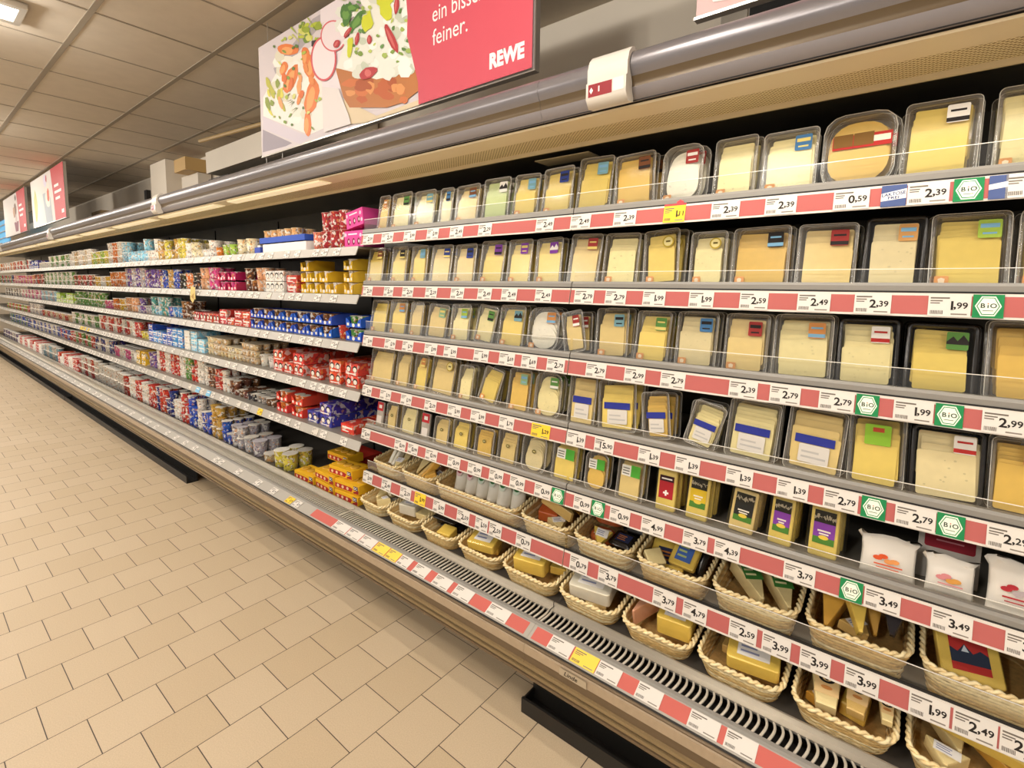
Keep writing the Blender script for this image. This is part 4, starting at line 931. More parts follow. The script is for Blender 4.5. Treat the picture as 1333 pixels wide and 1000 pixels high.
PALE, YEL, GOLD, TAN, ORG, PINKISH, WHITE, BROWN = (hx(c) for c in ('#f5dfa2', '#f1cd5c', '#e5ad42', '#e3bd70', '#dc6c30', '#dd9f7d', '#ebe4d0', '#8a5a35'))
# basket rows: X0, X1, list of pieces (kind, u across 0..1, v front..back 0..1, lift, sx, sy, sz, colour, label, rotX, rotY, rotZ, words)
BK6 = [
 (-2.178, -1.952, [('stick', .24, .4, .07, .02, .13, .03, WHITE, None, -50, 0, 8, 'white cheese stick'), ('stick', .42, .4, .07, .02, .14, .03, WHITE, None, -52, 0, -4, 'white cheese stick'), ('wedge', .66, .35, .045, .05, .12, .03, PALE, None, -35, 0, 20, 'pale wedge'), ('wedge', .70, .74, .07, .07, .12, .03, BROWN, None, -60, 0, 5, 'brown rinded wedge'), ('stick', .28, .78, .07, .02, .12, .03, PALE, None, -60, 0, 0, 'pale cheese stick')]),
 (-1.948, -1.705, [('wedge', .2, .35, .05, .06, .13, .03, PALE, None, -40, 25, 20, 'pale wedge'), ('slab', .5, .68, .075, .10, .10, .025, BROWN, None, -62, 0, -8, 'reddish brown cheese slab'), ('stick', .55, .3, .05, .02, .13, .03, TAN, None, -40, 0, -30, 'tan cheese stick'), ('stick', .72, .32, .06, .02, .13, .03, GOLD, None, -48, 0, -35, 'golden cheese stick'), ('block', .84, .72, .05, .06, .06, .05, PINKISH, None, -30, 0, 10, 'pinkish cheese block')]),
 (-1.70, -1.20, [('bag', .11, .28, .006, .062, .07, .135, None, 'red', -8, 0, 3, 'white bag with a red round sticker'), ('bag', .265, .28, .006, .062, .07, .13, None, 'red', -8, 0, -2, 'pinkish bag with a red round sticker'), ('bag', .42, .28, .006, .062, .07, .13, None, 'green', -8, 0, 4, 'white bag with a green round sticker'), ('bag', .575, .28, .006, .062, .07, .135, None, 'green', -8, 0, -3, 'white bag with a green round sticker'), ('bag', .73, .28, .006, .066, .07, .14, None, 'green', -8, 0, 2, 'white bag with a green round sticker'), ('bag', .885, .28, .006, .062, .07, .135, None, 'green', -8, 0, 6, 'white bag with a green round sticker')]),
 (-1.195, -.948, [('block', .24, .45, .035, .07, .08, .04, ORG, None, -15, 5, 15, 'orange smoked cheese piece'), ('wedge', .56, .36, .035, .085, .12, .035, TAN, None, -15, 5, 70, 'tan wedge'), ('slab', .62, .78, .08, .12, .06, .03, GOLD, None, -45, 15, -15, 'golden slab'), ('sausage', .22, .80, .07, .07, .07, .03, BROWN, None, -40, 0, 0, 'brown smoked cheese')]),
 (-.943, -.695, [('sausage', .27, .30, .012, .08, .07, .035, ORG, 'white', -5, 0, 12, 'orange smoked cheese with a white label'), ('sausage', .29, .66, .07, .10, .06, .04, ORG, 'tanlabel', -20, 0, 5, 'dark orange smoked cheese'), ('blister', .70, .32, .012, .11, .10, .05, None, 'dark', -14, 0, -3, 'nut covered cheese under a dark lid'), ('blister', .72, .74, .075, .11, .09, .04, None, None, -30, 0, 3, 'black tray pack')]),
 (-.690, -.440, [('slab', .28, .36, .035, .10, .10, .018, YEL, 'dark', -34, 0, 8, 'yellow slab with a dark printed label'), ('slab', .62, .40, .038, .075, .12, .018, YEL, 'blue', -38, 0, -5, 'yellow slab with a blue picture label'), ('slab', .32, .76, .085, .10, .09, .018, YEL, 'dark', -50, 0, 5, 'yellow slab with black label behind'), ('blister', .86, .44, .045, .035, .11, .02, None, None, -50, 0, -10, 'black edged pack')]),
 (-.436, -.184, [('wedge', .30, .30, .015, .075, .12, .045, PALE, 'green', -20, 0, 35, 'pale wedge with a green label'), ('wedge', .66, .28, .015, .075, .12, .045, PALE, 'green', -20, 0, 25, 'pale wedge with a green label'), ('wedge', .34, .74, .065, .09, .09, .04, TAN, 'green', -45, 0, 10, 'tan wedge with a green label'), ('block', .68, .72, .065, .08, .07, .04, WHITE, 'white', -40, 0, -10, 'white cheese block')]),
 (-.180, .070, [('wedge', .20, .34, .05, .075, .12, .035, GOLD, None, -42, 0, -10, 'golden hard cheese wedge'), ('wedge', .44, .26, .052, .075, .15, .035, YEL, 'tanlabel', -42, 0, 14, 'long yellow hard cheese wedge'), ('wedge', .64, .50, .07, .06, .14, .03, GOLD, 'tanlabel', -52, 0, 10, 'narrow golden wedge'), ('olive', .84, .46, .06, .085, .13, .03, None, None, -50, 0, -2, 'dark olive wedge pack')]),
 (.074, .324, [('slab', .33, .40, .05, .105, .15, .02, YEL, 'red', -46, 0, 14, 'yellow slab with a red mountain label')]),
]
BKB = [
 (-2.19, -1.972, [('wedge', .30, .34, .04, .08, .10, .035, PALE, None, -20, 0, 15, 'pale wedge'), ('wedge', .66, .34, .05, .09, .10, .025, WHITE, None, -30, 0, 50, 'white pointed wedge'), ('slab', .5, .74, .06, .10, .08, .03, TAN, None, -40, 0, 0, 'tan slab')]),
 (-1.968, -1.722, [('block', .33, .36, .04, .08, .08, .04, WHITE, 'white', -15, 0, 10, 'white block with white label'), ('block', .69, .30, .035, .10, .08, .04, PALE, None, -10, 0, 10, 'pale block'), ('slab', .55, .74, .06, .12, .08, .03, TAN, 'white', -35, 0, -6, 'tan slab with a white label')]),
 (-1.716, -1.48, [('blister', .28, .64, .075, .11, .12, .03, None, 'tanlabel', -20, 0, 4, 'black blister pack with a tan label'), ('blister', .46, .30, .035, .13, .10, .03, None, None, -12, 0, 12, 'black blister pack in front'), ('blister', .80, .66, .075, .09, .12, .03, None, None, -20, 0, -8, 'plain black blister pack')]),
 (-1.475, -1.228, [('slab', .30, .40, .05, .10, .13, .03, YEL, 'white', -30, 0, 12, 'yellow slab with a white label'), ('block', .72, .28, .035, .10, .06, .035, YEL, None, -12, 0, 14, 'yellow block'), ('slab', .68, .66, .075, .09, .11, .022, GOLD, None, -35, 0, -35, 'golden slab')]),
 (-1.224, -.957, [('block', .30, .38, .045, .105, .12, .045, YEL, 'white', -26, 0, 12, 'yellow block with a white label'), ('block', .72, .30, .035, .095, .07, .045, YEL, None, -16, 0, 14, 'yellow block without label'), ('slab', .66, .74, .07, .12, .08, .03, GOLD, None, -30, 0, 5, 'golden slab')]),
 (-.952, -.705, [('block', .34, .38, .045, .12, .12, .04, WHITE, 'white', -26, 0, 10, 'blue veined white cheese with a white label'), ('wedge', .76, .28, .04, .07, .085, .04, ORG, 'white', -15, 0, 60, 'orange wedge with a white label')]),
 (-.700, -.450, [('wedge', .17, .40, .05, .055, .13, .045, PINKISH, None, -26, 0, -12, 'pinkish wedge'), ('block', .50, .36, .045, .085, .10, .05, YEL, 'white', -24, 0, 6, 'yellow block with a white label'), ('sausage', .83, .38, .045, .06, .10, .05, YEL, None, -24, 0, 4, 'rounded yellow cheese half')]),
 (-.447, -.196, [('slab', .68, .34, .048, .11, .11, .035, YEL, 'white', -30, 0, 8, 'yellow slab with a silver label'), ('slab', .30, .74, .065, .11, .07, .03, PINKISH, 'white', -35, 0, 8, 'pinkish slab'), ('block', .30, .42, .02, .07, .06, .03, TAN, None, -10, 0, 0, 'tan block')]),
 (-.190, .055, [('tri', .20, .22, .06, .078, .15, .03, PALE, 'emblem', -48, 0, 6, 'triangular wedge with eye emblem'), ('tri', .52, .34, .075, .078, .15, .03, TAN, 'emblem', -52, 0, -2, 'triangular wedge with eye emblem'), ('tri', .84, .20, .052, .056, .14, .03, PALE, 'emblem', -46, 0, 4, 'triangular wedge with eye emblem')]),
 (.060, .312, [('slab', .40, .62, .075, .16, .07, .025, YEL, 'green', -36, 0, -14, 'long yellow slab with a dark green label'), ('wedge', .22, .28, .035, .07, .09, .035, PALE, None, -18, 0, 10, 'pale wedge'), ('wedge', .80, .26, .035, .07, .08, .03, GOLD, None, -20, 0, 20, 'golden wedge')]),
]
from mathutils.bvhtree import BVHTree
from mathutils import Euler
def mesh_kids(root): return [c.data for c in root.children if c.data] + [g.data for c in root.children for g in c.children if g.data]
def bvh_at(root, loc, rot):
    Mx = Matrix.Translation(loc) @ Euler(rot).to_matrix().to_4x4(); vs, ps = [], []
    for me in mesh_kids(root):
        o = len(vs); vs.extend(Mx @ v.co for v in me.vertices); ps.extend(tuple(i+o for i in p.vertices) for p in me.polygons)
    return BVHTree.FromPolygons(vs, ps), vs
def settle(root, loc, rot, others, ok):
    """nearest free spot to the wished one: no piece may cut into its basket or its neighbours"""
    cand = sorted(((dx, dy, dz) for dx in (0, .012, -.012, .026, -.026, .042, -.042) for dy in (0, .014, .03, -.012) for dz in (0, .008, .017, .028, .040, -.008)), key=lambda c: abs(c[0])*1.2+abs(c[1])+abs(c[2])*.8)
    for c in cand:
        l = Vector(loc)+Vector(c); t, vs = bvh_at(root, l, rot)
        if not ok(vs): continue
        if any(t.overlap(o) for o in others): continue
        root.location = l; root.rotation_euler = rot; return t
    return None
for rows, zz, Yf, D, hf, hb, word in ((BK6, RZ[5]+.0205, 1.540, .30, .089, .150, 'basket shelf'), (BKB, .3285, 1.462, .34, .056, .115, 'bottom deck')):
    for bi, (x0, x1, items) in enumerate(rows):
        W = x1-x0-.0165; bx, by = (x0+x1)/2, Yf+D/2
        t = make_basket(W, D, hf, hb, bi+len(word)); t.location = (bx, by, zz+.0004)
        first = items[0][12]
        tag(t, f'wicker basket holding {first}, {nth(bi+1)} on the {word}', None, f'wicker baskets on the {word}')
        names = {}; low = word != 'basket shelf'; done = [bvh_at(t, (bx, by, zz+.0004), (0, 0, 0))[0]]
        okf = (lambda vs: all(v.z < .456 or v.y < 1.497 for v in vs) and all(v.y > 1.456 for v in vs)) if low else (lambda vs: all(v.z < .728 for v in vs) and all(v.y > 1.53 for v in vs))
        extra = []
        if (bi not in (2, 8) if word == 'basket shelf' else True):      # smaller pieces tucked in wherever room is left
            rx = random.Random(bi*7+len(word))
            for q, (tone, cc) in enumerate((('bright yellow', YEL), ('pale', PALE), ('golden', GOLD), ('light tan', TAN), ('creamy white', WHITE), ('deep yellow', hx('#eab52e')))[:6 if word != 'basket shelf' else 4]):
                kd = ('block', 'wedge', 'slab')[(q+bi) % 3]
                extra.append((kd, 0, 0, 0, rx.uniform(.058, .085), rx.uniform(.05, .07), rx.uniform(.028, .042), cc, (None, 'white', None)[(q+bi) % 3], rx.uniform(-34, -14), rx.uniform(-12, 12), rx.uniform(-50, 50), f'small {tone} cheese {kd}'))
        for (kind, u, v, lift, sx, sy, sz, c, lab, ax, ay, az, words) in items+extra:
            g = 1. if words.startswith('small') else (1.28 if low else 1.18) if kind != 'bag' else 1.05
            if low: ax, ay = ax*.38, ay*.5
            p = cheese_piece(kind, sx*g, sy*g, sz*g, c or (1, 1, 1), lab)
            p.location = (bx+(u-.5)*(W-.04), Yf+(.070+.13*v if low else .075+.15*v), zz+(.006 if low else .034)+lift*.3)
            # tilt towards the shopper: the far edge is raised
            p.rotation_euler = (radians(-ax if kind != 'bag' else ax), radians(ay), radians(az))
            if kind not in ('bag',):
                p.location.z = zz+(.036 if low else .040)+max(0, lift-.03)*(.5 if low else .6)+ sin(radians(abs(ax)))*sy/2 + abs(sin(radians(ay)))*sx/2
            if words.startswith('small'):
                tr = None; rot = (radians(-ax*(.7 if low else 1)), radians(ay), radians(az)); spots = [(uu, yy, z_) for z_ in ((.016, .030, .044) if low else (.045, .060, .076)) for yy in (.045, .075, .11) for uu in (.14, .26, .38, .5, .62, .74, .86)]
                rx.shuffle(spots); spots.sort(key=lambda s_: s_[1] > .09)
                for uu, yy, z_ in spots:
                    l = Vector((bx+(uu-.5)*(W-.04), Yf+yy+.012, zz+z_)); t_, vs_ = bvh_at(p, l, rot)
                    if okf(vs_) and not any(t_.overlap(o) for o in done): tr = t_; p.location = l; p.rotation_euler = rot; break
            else: tr = settle(p, p.location.copy(), tuple(p.rotation_euler), done, okf)
            if tr is None and not words.startswith('small'):
                for s_ in (.85, .7, .55):      # too big for the gap that is left: a smaller piece
                    for me in mesh_kids(p): me.transform(Matrix.Scale(s_ if s_ == .85 else s_/(.85 if s_ == .7 else .7), 4))
                    tr = settle(p, p.location.copy(), tuple(p.rotation_euler), done, okf)
                    if tr: break
            if tr is None:
                for c_ in list(p.children): bpy.data.objects.remove(c_)
                bpy.data.objects.remove(p); continue
            done.append(tr)
            names[words] = names.get(words, 0)+1; k = names[words]
            same = sum(1 for q in items+extra if q[12] == words)
            pre = (f'{nth(k)} ' if same > 1 else '')
            tag(p, f'{pre}{words} in the {nth(bi+1)} basket of the {word}', None, f'cheese pieces in the baskets of the {word}')

# ================================================================== DAIRY GOODS
DC = {'red': '#c4342c', 'pink': '#d8488c', 'magenta': '#c52a5e', 'blue': '#2c55bb', 'navy': '#27337f', 'light blue': '#93cde2', 'white': '#ece6db', 'cream': '#e8d8ae', 'yellow': '#e4b62c', 'lemon': '#dccb52', 'green': '#558f3c',
      'lime': '#9fc046', 'teal': '#4f9d95', 'orange': '#de7b33', 'peach': '#e3ab80', 'brown': '#6d4229', 'purple': '#6a4a96', 'silver': '#b5afb4', 'black': '#2d2624', 'gold': '#c79d48', 'beige': '#d3ba8d', 'grey': '#9c9691', 'violet': '#3b3598', 'vermilion': '#d8452e', 'sky': '#3f8fd0'}
def cup_parts(rt, rb, h, n=16):
    b = MB().mat(M['busy']).color((1, 1, 1), 1); b.smooth = True
    b.lathe([(rb*.9, 0), (rb, .002), (rb+(rt-rb)*.55, h*.55), (rt-.001, h-.006), (rt+.0015, h-.004), (rt+.0015, h-.001)], n)
    l = MB().mat(M['print']).color((1, 1, 1), 1); l.smooth = False
    l.lathe([(rt+.0022, h-.0012), (rt+.0024, h+.0002), (rt-.002, h+.0008)], n, True, True)
    return b.mesh('cup_body'), l.mesh('foil_lid')
def cup_single(rt, rb, h, n=12):
    b = MB().mat(M['busy']).color((1, 1, 1), 1); b.smooth = True
    b.lathe([(rb, 0), (rt-.001, h-.005), (rt+.0015, h-.004)], n); b.smooth = False; b.mat(M['print']).color('#e9e3d8', 0); b.lathe([(rt+.002, h-.004), (rt+.002, h+.0006), (rt-.002, h+.001)], n, False, True)
    return b.mesh('cup')
def carton_mesh(w, d, h, win=True, lett=None):
    m = MB().mat(M['card']).color((1, 1, 1), 1); m.box(-w/2, w/2, 0, d, 0, h)
    m.mat(M['plaincard'])
    if win:
        n = 2
        for k in range(n):
            cx = -w/2+w*(k+.5)/n; rr = w*.19
            m.color('#2b2320'); m.poly_xz([(cx+rr*cos(a*pi/8), h*.55+h*.28*sin(a*pi/8)) for a in range(16)], -.0006)
            m.color('#e9e2d4'); m.poly_xz([(cx+rr*.75*cos(a*pi/8), h*.50+h*.20*sin(a*pi/8)) for a in range(16)], -.0009)
        m.color('#efe8dc'); m.quad_xz(-w*.42, w*.3, h*.08, h*.18, -.0008)
    else:
        m.color('#efe8dc'); m.quad_xz(-w*.4, w*.4, h*.55, h*.75, -.0006); m.quad_xz(-w*.4, w*.1, h*.2, h*.32, -.0006)
    return m.mesh('carton')
def tray_mesh(w, d, h):
    """open display tray with a low dipped front and high back corners"""
    m = MB().mat(M['plaincard']).color((1, 1, 1), 1); th = .0018
    m.box(-w/2, w/2, 0, d, 0, th); m.box(-w/2, w/2, d-th, d, th, h)
    for s in (-1, 1):
        x0, x1 = (-w/2, -w/2+th) if s < 0 else (w/2-th, w/2)
        pr = [(0, 0), (d, 0), (d, h), (d*.25, h), (0, h*.8)]; m.solid_x(pr, x0, x1)
    fr = [(-w/2, 0), (w/2, 0), (w/2, h*.82), (w*.36, h*.72), (w*.22, h*.36), (-w*.22, h*.36), (-w*.36, h*.72), (-w/2, h*.82)]
    m.add([(x, 0, z) for x, z in fr]+[(x, th, z) for x, z in fr], [tuple(range(8)), tuple(range(15, 7, -1))]+[(i, (i+1) % 8, 8+(i+1) % 8, 8+i) for i in range(8)])
    m.color('#efe8dc', 0); m.poly_xz([(.012*cos(a*pi/8), h*.2+.010*sin(a*pi/8)) for a in range(16)], -.0006); m.quad_xz(-w*.42, -w*.28, h*.15, h*.4, -.0006); m.quad_xz(w*.28, w*.42, h*.15, h*.4, -.0006)
    return m.mesh('tray')
def multi_mesh(w, d, h):
    """four small pots joined under one peel-off sheet"""
    m = MB().mat(M['busy']).color((1, 1, 1), 1); m.smooth = True
    for i in (-1, 1):
        for j in (0, 1):
            m.lathe([(w*.19, 0), (w*.21, h*.5), (w*.235, h-.003)], 10, True, False, Matrix.Translation((i*w*.25, d*(.25+.5*j), 0)))
    m.smooth = False; m.mat(M['print']).color('#e6dfd0', .55); m.box(-w/2, w/2, 0, d, h-.003, h)
    return m.mesh('pots')
U = {}
U['c'] = ('yoghurt_cup', 'yoghurt cup', .0795, .078, cup_parts(.0365, .029, .076))
U['s'] = ('dessert_cup', 'small dessert cup', .0655, .060, cup_parts(.0295, .024, .058))
U['t'] = ('quark_tub', 'low tub', .103, .058, cup_parts(.048, .043, .056))
U['b'] = ('yoghurt_bucket', 'tall yoghurt pot', .0985, .102, cup_parts(.046, .040, .100))
U['k'] = ('dessert_carton', 'dessert carton', .118, .066, (carton_mesh(.114, .17, .064),))
U['x'] = ('multipack_box', 'flat multipack box', .125, .052, (carton_mesh(.121, .18, .050, False),))
U['y'] = ('display_tray', 'open cardboard tray', .140, .070, (tray_mesh(.136, .17, .060),))
U['d'] = ('display_carton', 'yellow notched carton', .088, .062, (tray_mesh(.085, .17, .061),))
U['m'] = ('pot_multipack', 'joined pot multipack', .120, .046, (multi_mesh(.116, .12, .044),))
FAR = {'c': cup_single(.0365, .029, .076), 's': cup_single(.0295, .024, .058), 't': cup_single(.048, .043, .056), 'b': cup_single(.046, .040, .100)}
lid_cols = {'white': '#ddd6c8', 'cream': '#e6dbb8'}
rd = random.Random(77)
SHN = ['top', 'second', 'third', 'fourth', 'fifth', 'bottom']
DZ = [z+.0465 for z in LZ]+[.3285]
facing = [0]*6
def jit(c, s=.12):
    c = hx(DC[c]); k = 1+rd.uniform(-s, s); return tuple(min(1, q*k+rd.uniform(-.01, .02)) for q in c)
PENDING = []
def put_item(kind, cname, x, y, z, ri, label, rot=0, lidc=None, row=0, hz=1.):
    PENDING.append((kind, cname, x, y, z, label, radians(rot) + (rd.uniform(0, 6) if kind in FAR else 0), lidc or rd.choice(('#ddd6c8', '#c9c2b6', '#e9e3d6', DC[cname], DC[cname])), row, jit(cname, .1 if kind in FAR else .06), hz))
def build_item(it):
    kind, cname, x, y, z, label, rot, lidc, row, c, hz = it
    nm, kw, wd, h, me = U[kind]
    if kind in FAR:
        if x < -6.2: o = link(nm, FAR[kind], None, (x, y, z), c)
        else: o = thing(nm, label, 'dairy pot', (x, y, z)); link('cup_body', me[0], o, None, c); link('foil_lid', me[1], o, None, lidc)
        tag(o, label, 'dairy pot')
    else:
        o = link(nm, me[0], None, (x, y, z), c); tag(o, label, 'dairy carton' if kind != 'y' else 'tray')
    o.scale = (1, 1, hz); o.rotation_euler = (0, 0, rot); o['group'] = f'{kw}s on the dairy shelves'
def build_pending():
    by = {}
    for it in PENDING: by.setdefault(it[0], []).append(it)
    for kind, items in by.items():
        nm, kw, wd, h, me = U[kind]
        items.sort(key=lambda it: (Vector((it[2], it[3], it[4]-H)).length)*(1.9 if it[8] else 1))
        for it in items[:290]: build_item(it)
        rest_ = items[290:]
        if rest_:        # the many small ones far down the aisle or behind: one uncounted mass per kind
            m = MB(); src = FAR[kind] if kind in FAR else me[0]
            vs = [v.co.copy() for v in src.vertices]; ps = [(tuple(p.vertices), p.material_index, p.use_smooth, tuple(src.color_attributes['Col'].data[p.loop_start].color)) for p in src.polygons]
            for it in rest_:
                T = Matrix.Translation((it[2], it[3], it[4])) @ Matrix.Rotation(it[6], 4, 'Z') @ Matrix.Diagonal((1, 1, it[10], 1)); o0 = len(m.v); m.v.extend(T @ v for v in vs)
                for f, mi, sm, cc in ps:
                    m.mat(src.materials[mi]); m.f.append([i+o0 for i in f]); m.m.append(m.cur); m.sm.append(sm)
                    m.c.append((it[9][0], it[9][1], it[9][2], 1.0) if cc[3] > .9 else (cc[0], cc[1], cc[2], 0.0))
            tag(link(nm+'s', m.mesh(nm+'s')), f'many more {kw}s packed further back and down the aisle', 'dairy pots', kind='stuff')
def seg(ri, p0, p1, kind, cols, layers=1, rows=2, inner=None):
    """fill the stretch of shelf seen between two measured columns with facings of one product"""
    Yf = 1.532 if ri < 5 else 1.472
    z0 = DZ[ri]
    def xr(px):
        lo, hi = -800., 1400.
        for _ in range(45):
            mid = (lo+hi)/2
            if at_y(px, mid, Yf+.02)[1] > z0+.02: lo = mid
            else: hi = mid
        return at_y(px, lo, Yf+.02)[0]
    xa, xb = xr(p0), min(xr(p1), XB-.012)
    if xb <= xa: return
    nm, kw, wd, h, me = U[kind]
    if xb-xa < wd*.8: return
    n = max(1, int((xb-xa)/wd+.03)); stp = max(wd, (xb-xa)/n) if n > 1 else (xb-xa)
    dep = {'c': .0795, 's': .0655, 't': .103, 'b': .0985, 'k': .18, 'x': .19, 'y': .18, 'd': .18, 'm': .13}[kind]
    if xa < -8.5: rows = min(rows, 1)
    top = (.262 if ri == 0 else .19 if ri < 5 else .25)
    hz = rd.uniform(.88, 1.1) if kind in FAR else 1.; h *= hz
    for i in range(n):
        x = xb-stp*(i+.5)
        facing[ri] += 1; cn = cols[(i // 2) % len(cols)] if len(cols) > 1 else cols[0]
        lay = layers if rd.random() < .75 or layers == 1 else layers-1
        for r in range(rows):
            for L in range(lay if r == 0 else max(lay, 1)):
                zz = z0+L*(h+.0012)
                if zz+h > z0+top: continue
                y = Yf+dep*(r+ (.5 if kind in FAR else 0))+rd.uniform(0, .001)
                lw = ['lower layer', 'second layer', 'third layer', 'fourth layer'][L]
                rw = ['front row', 'second row', 'third row'][r]
                put_item(kind, cn, x+rd.uniform(-.001, .001), y, zz, ri, f'{cn} {kw}, {rw}, {lw}, {nth(facing[ri])} from cheese on {SHN[ri]} dairy shelf', rd.uniform(-1.5, 1.5) if kind not in FAR else 0, None, r, hz)
                if kind in ('y', 'd') and inner:
                    ik = 's'; cnt_ = (-1, 1) if kind == 'y' else (0,)
                    for u in cnt_:
                        put_item(ik, inner, x+u*.033, y+.040, zz+.0022, ri, f'{inner} cup {"left" if u < 0 else "right" if u > 0 else ""} in {cn} tray, {rw}, {lw}, {nth(facing[ri])} from cheese, {SHN[ri]} dairy shelf'.replace('  ', ' '), 0, None, r)
S0 = [ (308, 331, 'b', ['cream'], 1, 2), (290, 307, 'c', ['lime'], 1, 3), (280, 290, 'c', ['orange'], 1, 3), (242, 280, 't', ['white', 'cream'], 2, 2), (207, 242, 'c', ['lemon', 'gold'], 2, 3), (193, 207, 'b', ['white'], 2, 2),
       (160, 193, 'b', ['light blue'], 2, 2), (142, 160, 'c', ['white', 'orange'], 3, 2), (120, 142, 'c', ['lemon', 'lime'], 2, 2), (95, 120, 't', ['white', 'beige'], 3, 2), (65, 95, 'c', ['white', 'green'], 2, 2), (52, 65, 'b', ['white'], 1, 2),
       (40, 52, 'k', ['navy'], 2, 1), (20, 40, 'c', ['white', 'red'], 2, 1), (0, 20, 'c', ['orange', 'white'], 2, 1)]
S1 = [(446, 470, 'd', ['yellow'], 3, 1, 'white'), (420, 443, 'd', ['yellow'], 2, 2, 'white'), (396, 418, 'd', ['yellow'], 3, 1, 'white'), (374, 395, 'x', ['red'], 2, 2), (350, 374, 'k', ['white'], 2, 2), (320, 350, 'c', ['peach', 'brown'], 2, 2),
      (286, 313, 'y', ['magenta'], 2, 2, 'pink'), (262, 285, 'c', ['pink', 'peach'], 2, 2), (235, 262, 's', ['black', 'orange'], 3, 2), (210, 235, 's', ['blue', 'gold'], 3, 2), (190, 210, 'c', ['purple'], 2, 2), (165, 190, 's', ['silver', 'purple'], 3, 2),
      (145, 165, 'c', ['orange'], 2, 2), (125, 145, 't', ['yellow', 'white'], 2, 2), (98, 125, 's', ['brown', 'red'], 3, 1), (60, 98, 's', ['green', 'white'], 3, 1), (45, 60, 'c', ['brown', 'red'], 2, 1), (20, 45, 'c', ['peach', 'pink'], 2, 1), (0, 20, 'c', ['red', 'navy', 'green'], 2, 1)]
S2 = [(455, 474, 'y', ['blue'], 2, 1, 'green'), (438, 454, 'c', ['red'], 1, 2), (330, 437, 'y', ['blue'], 2, 1, 'brown'), (290, 330, 'x', ['red'], 2, 2), (256, 290, 'k', ['red'], 1, 2), (237, 255, 'c', ['brown'], 2, 2), (220, 237, 'b', ['sky', 'blue'], 1, 2),
      (198, 220, 'c', ['teal', 'light blue'], 2, 2), (180, 198, 'c', ['silver', 'purple'], 2, 2), (165, 180, 'c', ['peach'], 2, 2), (148, 165, 't', ['yellow', 'orange'], 2, 2), (137, 148, 'b', ['pink'], 1, 2), (100, 137, 'c', ['green'], 2, 1), (76, 98, 'k', ['lime'], 2, 1),
      (55, 75, 'c', ['light blue', 'silver'], 2, 1), (30, 55, 'c', ['pink', 'white'], 2, 1), (8, 30, 'c', ['white', 'black'], 2, 1)]
S3 = [(430, 474, 'k', ['vermilion'], 2, 2), (402, 428, 'k', ['red'], 1, 2), (360, 400, 'k', ['vermilion'], 2, 2), (338, 359, 'c', ['white'], 2, 2), (272, 337, 'm', ['beige', 'cream'], 3, 2), (243, 271, 'x', ['light blue', 'white'], 3, 1), (197, 242, 'x', ['sky', 'blue'], 3, 2),
      (185, 196, 'c', ['lemon'], 1, 2), (160, 184, 'c', ['red', 'white'], 2, 2), (130, 159, 'c', ['red', 'white'], 2, 2), (95, 129, 'c', ['green', 'white'], 2, 1), (56, 94, 'b', ['beige', 'red'], 1, 1), (40, 55, 'c', ['silver', 'white'], 2, 1), (10, 39, 't', ['vermilion', 'lime'], 2, 1)]
S4 = [(440, 473, 'x', ['vermilion'], 2, 2), (403, 437, 'k', ['violet'], 2, 2), (362, 401, 'y', ['vermilion'], 2, 1, 'orange'), (312, 360, 's', ['brown', 'grey', 'black'], 1, 3), (268, 311, 's', ['brown', 'white', 'red'], 3, 3), (232, 267, 's', ['white', 'red', 'green'], 3, 2), (206, 231, 's', ['red', 'white'], 3, 2), (195, 205, 'c', ['purple'], 2, 2),
      (180, 194, 'k', ['yellow'], 2, 1), (150, 179, 'b', ['white', 'pink'], 1, 2), (125, 149, 'c', ['navy', 'white'], 2, 2), (96, 124, 'c', ['red', 'green'], 2, 1), (80, 95, 'c', ['vermilion', 'blue'], 2, 1), (40, 79, 'c', ['blue', 'white'], 2, 1), (14, 39, 'c', ['blue', 'green'], 2, 1)]
S5 = [(356, 378, 'b', ['lemon'], 1, 2), (340, 355, 't', ['beige'], 1, 2), (317, 339, 'b', ['silver', 'white'], 1, 2), (290, 316, 'c', ['silver', 'blue'], 2, 3), (258, 289, 'c', ['gold', 'blue', 'white'], 3, 3), (228, 257, 'c', ['blue', 'red', 'white'], 3, 3), (205, 227, 'c', ['navy', 'red'], 3, 2), (155, 204, 'b', ['red', 'white'], 2, 2),
      (130, 154, 'b', ['white'], 2, 2), (105, 129, 'c', ['white', 'red'], 3, 1), (78, 104, 'x', ['red', 'white'], 3, 1), (58, 77, 'b', ['light blue', 'white'], 2, 1), (25, 57, 'x', ['white', 'red'], 3, 1), (6, 24, 'c', ['purple', 'white'], 2, 1)]
def rest(S, ri):
    for s in S: seg(ri, *s)
# ---- single pieces at the cheese end of the top dairy shelf
z0 = DZ[0]
def pink_carton(loc, rot, label):
    w, d, h = .165, .13, .085
    t = thing('pink_carton', label, 'dessert carton', loc, rot, 'pink cartons')
    m = MB().mat(M['plaincard']).color('#d4458f'); m.box(-w/2, w/2, 0, d, 0, h); link('sleeve', m.mesh('sleeve'), t)
    p = MB().mat(M['plaincard'])
    for k in range(3):
        u = -w*.28+k*w*.27; p.color('#7d1f3a'); p.poly_xz([(u+.012*cos(a*pi/6), h*.36+.018*sin(a*pi/6)) for a in range(12)], -.0006); p.color('#ead2d8'); p.poly_xz([(u+.003+.005*cos(a*pi/6), h*.36+.008*sin(a*pi/6)) for a in range(12)], -.0009)
    p.color('#f0d7e2'); p.quad_xz(-w*.3, w*.18, h*.76, h*.84, -.0006)
    for u, v in ((w*.36, .72), (-w*.44, .78), (w*.42, .3)): p.color('#eeb5cf'); p.poly_xz([(u+.010*cos(a*pi/6), h*v+.010*sin(a*pi/6)) for a in range(12)], -.0007)
    link('front_print', p.mesh('front_print'), t)
